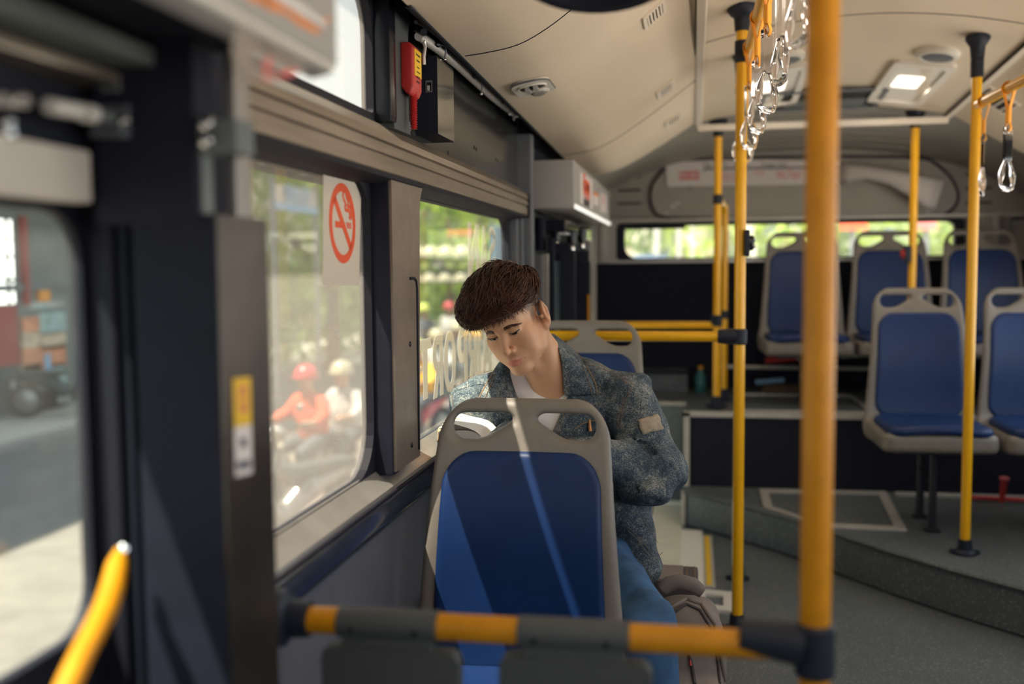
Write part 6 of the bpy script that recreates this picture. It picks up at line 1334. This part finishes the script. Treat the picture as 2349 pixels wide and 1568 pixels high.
# hair: a shaped mass and several thousand locks combed forward over it
def hairvol(P):
    d = smin(ell(P, (-.003, .010, .076), (.083, .104, .075)), ell(P, (-.016, -.072, .074), (.070, .044, .040)), .03)
    d = smin(d, ell(P, (-.046, -.062, .070), (.040, .044, .038)), .025); d = smin(d, ell(P, (-.058, -.010, .074), (.034, .06, .045)), .025)
    d = smin(d, ell(P, (.050, -.008, .078), (.050, .082, .050)), .02)
    cutline = .046-.30*np.clip(P[1]+.02, -.02, .08)-.12*np.clip(-P[1]-.055, 0, .06)-.10*np.clip(P[0]-.03, 0, .06)-.16*np.clip(-P[0]-.01, 0, .05)
    return smax(d, (cutline-P[2])*.9, .012)
VV, VQ = nets(lambda P: hairvol(P)+.006, (-.14, -.14, -.02), (.11, .14, .17), .0034)
VH = bvh(VV, VQ); rg = np.random.default_rng(9)
nrm = np.zeros_like(VV); fn = np.cross(VV[VQ[:, 1]]-VV[VQ[:, 0]], VV[VQ[:, 2]]-VV[VQ[:, 0]])
for i in range(4): np.add.at(nrm, VQ[:, i], fn)
nrm /= np.linalg.norm(nrm, axis=1)[:, None]+1e-12
cand = np.where((VV[:, 2] > .035) & ((VV[:, 2]-.04) > -.25*(VV[:, 1]+.1)*0-.01))[0]
WHORL = np.array([.022, .070, .125])
def lock(idx, L, lift, r0, curl, segs=7):
    p = VV[idx].copy(); n = nrm[idx].copy(); pts = []; p = p-n*.003
    ph = 3*math.sin(38*p[0]+11*p[2])+3*math.sin(33*p[1]-16*p[0])+rg.normal(0, .5); sw = .5*math.sin(60*p[0]+25*p[1])+rg.normal(0, .22)
    for k in range(segs+1):
        pts.append(p.copy()); t = k/segs
        v = p-WHORL; v[2] *= .6; v /= np.linalg.norm(v)+1e-9
        d = v*.75+np.array([-.26, -.62, -.10-.30*t]); d += curl*np.array([math.sin(ph+t*4), math.cos(ph*1.7+t*3), math.sin(ph*2.3+t*5)])*.35; d[0] += sw*.4
        hit = VH.find_nearest(Vector(p)); n = np.array(hit[1]); sd = np.dot(p-np.array(hit[0]), n)
        d -= n*np.dot(d, n); d /= np.linalg.norm(d)+1e-9
        tgt = .0015+lift*math.sin(min(t*1.3, 1)*math.pi*.6); p = p+d*L/segs+n*np.clip(tgt-sd, -.004, .005)
    return pts
def locks(n, Lr, liftr, r, curl, pick):
    V = []; Q = []; k0 = 0; segs = 7
    for _ in range(n):
        pts = np.array(lock(pick[rg.integers(len(pick))], rg.uniform(*Lr), rg.uniform(*liftr), r, curl, segs)); rr = r*rg.uniform(.6, 1.4)
        tg = np.gradient(pts, axis=0); tg /= np.linalg.norm(tg, axis=1)[:, None]+1e-9; a = np.cross(tg, np.array([.3, .5, .8])); a /= np.linalg.norm(a, axis=1)[:, None]+1e-9; b = np.cross(tg, a)
        for i in range(segs+1):
            w = rr*(1-(i/segs)**2.2*.93)*(.6 if i == 0 else 1)
            for j in range(3): th = 2.094*j; V.append(pts[i]+(a[i]*math.cos(th)+b[i]*math.sin(th))*w)
        for i in range(segs):
            for j in range(3): q = (j+1) % 3; Q.append((k0+i*3+j, k0+i*3+q, k0+(i+1)*3+q, k0+(i+1)*3+j))
        k0 += (segs+1)*3
    return np.array(V), np.array(Q)
front = cand[(VV[cand, 1] < -.035)]; leftf = cand[(VV[cand, 0] < -.03) & (VV[cand, 1] < .03)]; rim = cand[VV[cand, 2] < .075]
L1 = locks(2500, (.060, .115), (.001, .013), .0016, .9, cand); L2 = locks(1500, (.040, .075), (.002, .014), .0011, 1.4, front); L3 = locks(1000, (.035, .065), (.003, .017), .0010, 1.6, leftf); L4 = locks(130, (.04, .08), (.012, .024), .00035, 1.8, cand)
L5 = locks(700, (.022, .042), (.0, .004), .0009, .9, rim)
def wisps(n):
    V = []; Q = []; k0 = 0; pick = cand[(VV[cand, 2] < .085) & (VV[cand, 1] < -.055)]
    for _ in range(n):
        i = pick[rg.integers(len(pick))]; p = VV[i].copy(); d = np.array([rg.normal(-.25, .30), rg.normal(-.15, .2), -1.0]); L = rg.uniform(.016, .040); pts = []; c = rg.normal(0, .5)
        for k in range(6):
            pts.append(p.copy()); d[0] += c*.12; d[1] += .10; q = p+d/np.linalg.norm(d)*L/5; h = HB.find_nearest(Vector(q)); sd = np.dot(q-np.array(h[0]), np.array(h[1]))
            if sd < .0022: q = q+np.array(h[1])*(.0022-sd)
            p = q
        pts = np.array(pts); rr = rg.uniform(.0008, .0016)
        for k in range(6):
            w = rr*(1-(k/5)**1.6*.9)
            for j in range(3): th = 2.094*j; V.append(pts[k]+np.array([math.cos(th), math.sin(th), 0])*w)
        for k in range(5):
            for j in range(3): q = (j+1) % 3; Q.append((k0+k*3+j, k0+k*3+q, k0+(k+1)*3+q, k0+(k+1)*3+j))
        k0 += 18
    return np.array(V), np.array(Q)
L6 = wisps(420)
HVt, HQt = join([(VV, VQ), L1, L2, L3, L4, L5, L6]); hme = np_mesh('hair', h2w(HVt), HQt)
hair = link('hair', hme, ['hair_base', 'hair'], man); hme.polygons.foreach_set('material_index', (np.arange(len(HQt)) >= len(VQ)).astype(np.int32))
# clothes
def wr(P): # slack cloth
    return .0042*np.sin(38*P[0]+12*P[2]+3*np.sin(21*P[2]+9*P[1]))+.0036*np.sin(31*P[2]-25*P[1]+2.5*np.sin(17*P[0]+8*P[2]))+.0014*np.sin(75*P[0]-60*P[2]+3*np.sin(40*P[1]))
def torso(P):
    d = smin(ell(P, (-.372, 2.625, .86), (.178, .118, .20)), ell(P, (-.345, 2.66, .64), (.188, .130, .24)), .07)
    d = smin(d, cone(P, (-.312, 2.625, 1.018), (-.17, 2.605, .955), .050, .070), .045); d = smin(d, cone(P, (-.425, 2.62, 1.012), (-.56, 2.55, .945), .050, .066), .045)
    return smin(d, ell(P, (-.37, 2.68, .93), (.17, .075, .12)), .05)
def half_open(z): return np.clip(.047+.42*(z-.92), .028, .20)
def jacket(P):
    d = torso(P)
    la = smin(chain(P, [SL, EL], [.074, .070]), chain(P, [EL, (-.19, 2.475, .805), (-.285, 2.415, .840)], [.068, .062, .048]), .022)
    bulge = ell(P, (-.115, 2.475, .745), (.075, .055, .045)); la = smin(la, bulge, .02)
    ra = chain(P, [SRr, ER, (-.582, 2.452, .848)], [.064, .055, .040], .02)
    # creases round the elbow
    for a, b, r in (((-.175, 2.44, .800), (-.030, 2.49, .765), .011), ((-.16, 2.42, .775), (-.07, 2.43, .715), .009), ((-.15, 2.50, .87), (-.05, 2.475, .80), .009), ((-.13, 2.40, .80), (-.10, 2.44, .74), .008)): la = smax(la, -cone(P, a, b, r, r*.6), .012)
    d = smin(smin(d, la, .022), ra, .02)
    d = smin(d, chain(P, [(-.21, 2.62, .74), (-.165, 2.61, .62), (-.125, 2.60, .51)], [.075, .068, .050]), .03)
    d = d+wr(P)
    op = np.maximum(np.abs(P[0]+.384)-half_open(P[2]), P[1]-2.585)
    d = smax(d, -op, .010)
    d = smax(d, -ell(P, (-.385, 2.56, 1.05), (.078, .095, .085)), .012)
    return smax(smax(d, .462+.03*(P[0]+.37)-P[2], .012), P[2]-1.06-.0*P[0], .01)
JV, JQ = nets(jacket, (-.72, 2.30, .44), (.02, 2.86, 1.09), .0052); JV = relaxed(JV, JQ, .3)
jk = link('jacket', np_mesh('jacket', JV, JQ), 'denim', man)
def shirt(P):
    d = torso(P)+.016+wr(P)*.6
    d = smax(d, -ell(P, (-.378, 2.535, 1.078), (.074, .10, .102)), .006)
    return smax(d, .50-P[2], .01)
TV, TQ = nets(shirt, (-.60, 2.40, .48), (-.12, 2.8, 1.06), .0055); link('t_shirt', np_mesh('t_shirt', TV, TQ), 'tshirt', man)
def jeans(P):
    d = ell(P, (-.36, 2.66, .54), (.19, .15, .13))
    d = smin(d, chain(P, [HL, KL, AL], [.098, .074, .058], .03), .05); d = smin(d, chain(P, [HRr, KR, AR], [.098, .074, .058], .03), .05)
    d = d+wr(P)*1.1; d = smax(d, -cone(P, (-.17, 2.23, .41), (-.02, 2.24, .40), .010, .006), .02); return smax(d, .085-P[2], .01)
jn = sculpt('jeans', jeans, (-.62, 2.05, .05), (.05, 2.86, .70), .0075, 'jeans', man)
for A_ in (AL, AR):
    V, Q = nets(lambda P: smax(cone(P, (A_[0], A_[1]+.03, .055), (A_[0], A_[1]-.17, .042), .050, .042), .004-P[2], .006), (A_[0]-.08, A_[1]-.25, -.01), (A_[0]+.08, A_[1]+.12, .13), .006); link('shoe', np_mesh('shoe', V, Q), 'shirt_white', man)
# details laid onto the jacket along the camera's rays
CB = bvh(*join([(JV, JQ), (TV, TQ), (headW, HQ)])); JB = bvh(JV, JQ); EYE = Vector((0, 0, CAM_Z))
def hit(px, py, off=.004, Yd=2.5, tree=None):
    d = (at(px, py, Y=1.0)-EYE).normalized(); h = (tree or CB).ray_cast(EYE, d)
    p = h[0] if h[0] is not None and h[0].y > 2.25 else at(px, py, Y=Yd); return p-d*off
def flap(name, inner, outer, m='denim', par=jk):
    """collar leaf: rolls from the neck edge over to the outer edge"""
    n = len(inner); rows = []
    I = [hit(a, b, o, Yd) for a, b, o, Yd in inner]; O = [hit(a, b, o, Yd) for a, b, o, Yd in outer]
    for t in np.linspace(0, 1, 7): rows.append([p.lerp(q, float(t))-(p.lerp(q, .5)-EYE).normalized()*(.012*math.sin(math.pi*min(t*1.1, 1))) for p, q in zip(I, O)])
    mb = MB(); mb.loft(rows); me = mb.mesh(name)
    o = link(name, me, m, man, smooth=True); s_ = o.modifiers.new('cloth', 'SOLIDIFY'); s_.thickness = .005; s_.offset = 0; b_ = o.modifiers.new('round', 'SUBSURF'); b_.levels = 1; b_.render_levels = 1
    return o, rows
def thread(pts, off=.0012, r=.0006, name='seam', tree=None, m='thread', dash=False):
    P3 = []
    for (a, b), (c, d) in zip(pts[:-1], pts[1:]):
        n = max(3, int(math.hypot(c-a, d-b)/5))
        for k in range(n): P3.append(hit(a+(c-a)*k/n, b+(d-b)*k/n, off, 2.5, tree))
    P3.append(hit(*pts[-1], off, 2.5, tree)); MB().tube(P3, r, 5).make(name, m, man, smooth=True)
nk = [(1263, 762, .006, 2.66), (1276, 786, .008, 2.62), (1286, 815, .010, 2.57), (1290, 848, .012, 2.53), (1292, 880, .012, 2.50), (1292, 910, .010, 2.48)]
ou = [(1270, 766, .010, 2.68), (1302, 790, .010, 2.66), (1332, 818, .010, 2.62), (1352, 850, .010, 2.58), (1366, 880, .010, 2.55), (1371, 906, .010, 2.53)]
o1, r1 = flap('collar', nk, ou)
nk = [(1150, 826, .004, 2.56), (1163, 842, .008, 2.54), (1172, 862, .012, 2.52), (1177, 885, .012, 2.50), (1178, 908, .010, 2.49), (1176, 930, .008, 2.48)]
ou = [(1146, 830, .008, 2.58), (1135, 846, .008, 2.56), (1125, 864, .008, 2.55), (1114, 884, .008, 2.54), (1103, 904, .008, 2.53), (1096, 918, .008, 2.52)]
o2, r2 = flap('collar', nk, ou)
for r_ in (r1, r2):
    for t in (5, ):
        MB().tube([p-(p-EYE).normalized()*.0042 for p in r_[t]], .0008, 5).make('seam', 'thread', man, smooth=True)
    MB().tube([p-(p-EYE).normalized()*.0012 for p in r_[6]], .0016, 6).make('collar_edge', 'thread', man, smooth=True)
for pts in ([(1334, 826), (1375, 835), (1416, 853), (1455, 882)], [(1334, 831), (1374, 841), (1413, 859), (1450, 886)], [(1455, 882), (1440, 908), (1428, 942), (1421, 985)], [(1450, 886), (1434, 910), (1422, 945), (1415, 985)], [(1142, 847), (1086, 858), (1050, 876), (1030, 892)], [(1142, 852), (1088, 863), (1052, 881), (1034, 896)], [(1030, 892), (1037, 912), (1040, 935)], [(1294, 912), (1290, 935), (1282, 960), (1274, 985)], [(1301, 912), (1297, 936), (1290, 962), (1282, 988)], [(1176, 930), (1182, 955), (1188, 985)],
            [(1441, 1168), (1470, 1182), (1490, 1212), (1510, 1245)], [(1440, 1216), (1465, 1240), (1490, 1275)], [(1445, 1212), (1470, 1236), (1495, 1270)], [(1488, 1292), (1505, 1280), (1520, 1266)], [(1310, 936), (1345, 930), (1385, 925)]):
    thread(pts, tree=JB)
# pocket flap, patch on the sleeve, metal pull
rows = []
c = ((1463, 962), (1509, 950), (1521, 984), (1473, 997))
for v in np.linspace(0, 1, 7): rows.append([hit(*( (np.array(c[0])*(1-u)+np.array(c[1])*u)*(1-v)+(np.array(c[3])*(1-u)+np.array(c[2])*u)*v+np.array([1.3*math.sin(9*v+5*u), 1.1*math.sin(11*u)]) ), .0032, 2.5, JB) for u in np.linspace(0, 1, 9)])
pt = MB(); pt.loft(rows); o = pt.make('sleeve_patch', 'denim_patch', man, smooth=True); o.modifiers.new('cloth', 'SOLIDIFY').thickness = .0022
p = hit(1353, 972, .006, 2.5, JB); MB().tube([p+Vector((0, 0, .012)), p, p+Vector((.002, -.002, -.018))], [.0025, .004, .006], 8).make('zip_pull', 'rivet', man, smooth=True)
MB().tube([hit(a, b, .003, 2.5, JB) for a, b in ((1316, 985), (1335, 972), (1360, 964), (1385, 962))], .0012, 6).make('pocket_edge', 'thread', man)
# ---------------------------------------------------------------- the open book
bk = empty('book', (-.498, 2.42, .885), 'open book with white pages and a dark photo page in the young man\'s hands', 'book')
def page_z(u): a = abs(u); return .028*(1-math.exp(-a*60))-.10*a-.55*max(a-.06, 0)**2*10*0
def page(name, s, lo, hi, m, dz=.0, u0=.0, u1=.112, y0=-.085, y1=.085, thick=.0):
    us_ = np.linspace(u0, u1, 14); top = [(s*u, page_z(u)+dz) for u in us_]
    if thick:
        mb = MB(); ring_ = top+[(s*u, page_z(u)*.25-.004) for u in us_[::-1]]; mb.prism(ring_, lambda a, b, d: (bk.location.x+a, bk.location.y+d, bk.location.z+b), y0, y1)
    else:
        mb = MB(); mb.loft([[(bk.location.x+a, bk.location.y+d, bk.location.z+b) for a, b in top] for d in (y0, y1)])
    return mb.make(name, m, bk, smooth=False)
page('page_block', -1, 0, 1, 'page', thick=1); page('page_block', 1, 0, 1, 'page', thick=1)
page('photo_page', 1, 0, 1, 'page_photo', dz=.0012, u0=.010, u1=.104, y0=-.074, y1=.076)
for k in range(4): # loose leaves lifting at the window side
    us_ = np.linspace(0, .112-.004*k, 10); mb = MB(); mb.loft([[(bk.location.x-u, bk.location.y+d, bk.location.z+page_z(u)+.0015+(.006+.008*k)*(u/.11)**1.6) for u in us_] for d in (-.085, .0, .085)]); mb.make('leaf', 'page', bk, smooth=True)
mb = MB().prism([(-.115, -.008), (.115, -.008), (.115, -.004), (-.115, -.004)], lambda a, b, d: (bk.location.x+a, bk.location.y+d, bk.location.z+b), -.088, .088); mb.make('cover', 'cover', bk)
# ---------------------------------------------------------------- bags on the floor beside him
bg_ = empty('backpack', (-.01, 2.50, 0), 'taupe backpack standing on the floor beside the young man\'s knee', 'backpack')
def pack(P):
    d = rbox(P, (-.012, 2.52, .225), (.098, .085, .225), .06); d = smin(d, ell(P, (-.02, 2.51, .36), (.085, .085, .125)), .05); d = smin(d, rbox(P, (.0, 2.425, .15), (.080, .045, .13), .04), .03)
    d = smax(d, .002-P[2], .01); sl = P[2]-.20
    return d+np.clip(sl, 0, .3)*.05+.004*np.sin(30*P[2]+18*P[0]+3*np.sin(20*P[1]))+.003*np.sin(50*P[0]-22*P[2])
PV, PQ = nets(pack, (-.14, 2.34, -.01), (.12, 2.64, .52), .006); link('body', np_mesh('body', PV, PQ), 'bag', bg_); PB_ = bvh(PV, PQ)
def bag_line(name, pts, r, m, off=.004, flat=1.0):
    P3 = []
    for (a, b), (c, d) in zip(pts[:-1], pts[1:]):
        for k in range(6): P3.append(hit(a+(c-a)*k/6, b+(d-b)*k/6, off, 2.5, PB_))
    P3.append(hit(*pts[-1], off, 2.5, PB_)); return MB().tube(P3, r, 8, flat=flat).make(name, m, bg_, smooth=True)
bag_line('piping', [(1535, 1395), (1575, 1372), (1610, 1385), (1640, 1430), (1652, 1490), (1662, 1560)], .0055, 'bag'); bag_line('zip', [(1538, 1408), (1575, 1384), (1606, 1398), (1632, 1440), (1645, 1500), (1652, 1566)], .0035, 'bag_dark')
bag_line('pocket_zip', [(1582, 1500), (1588, 1530), (1594, 1568)], .0045, 'bag_dark'); p = hit(1583, 1512, .007, 2.45, PB_); MB().tube([p, p+Vector((.001, -.002, -.014))], [.002, .0035], 8).make('zip_pull', 'red', bg_, smooth=True)
arc_ = [at(px, py, Y=2.50) for px, py in ((1520, 1352), (1535, 1338), (1560, 1333), (1590, 1342), (1612, 1358))]
MB().tube(arc_, [.010, .013, .013, .013, .010], 10, flat=1.6).make('carry_handle', 'bag', bg_, smooth=True)
cb = empty('document_case', (-.02, 2.96, 0), 'flat dark document case standing behind the backpack', 'case'); zt = at(1570, 1312, Y=2.95).z; a, b = at(1500, 1312, Y=2.9), at(1602, 1312, Y=2.9)
MB().box((a.x, 2.86, .0), (b.x, 3.02, zt), .012).make('body', 'bag_dark', cb); MB().box((a.x+.005, 2.868, zt-.004), (b.x-.045, 3.012, zt+.003), .003).make('flap', 'bag', cb)
for k in (.010, .034): MB().tube([(b.x-k, 2.866, zt+.0005), (b.x-k, 3.014, zt+.0005)], .0012, 6).make('stitching', 'thread', cb)
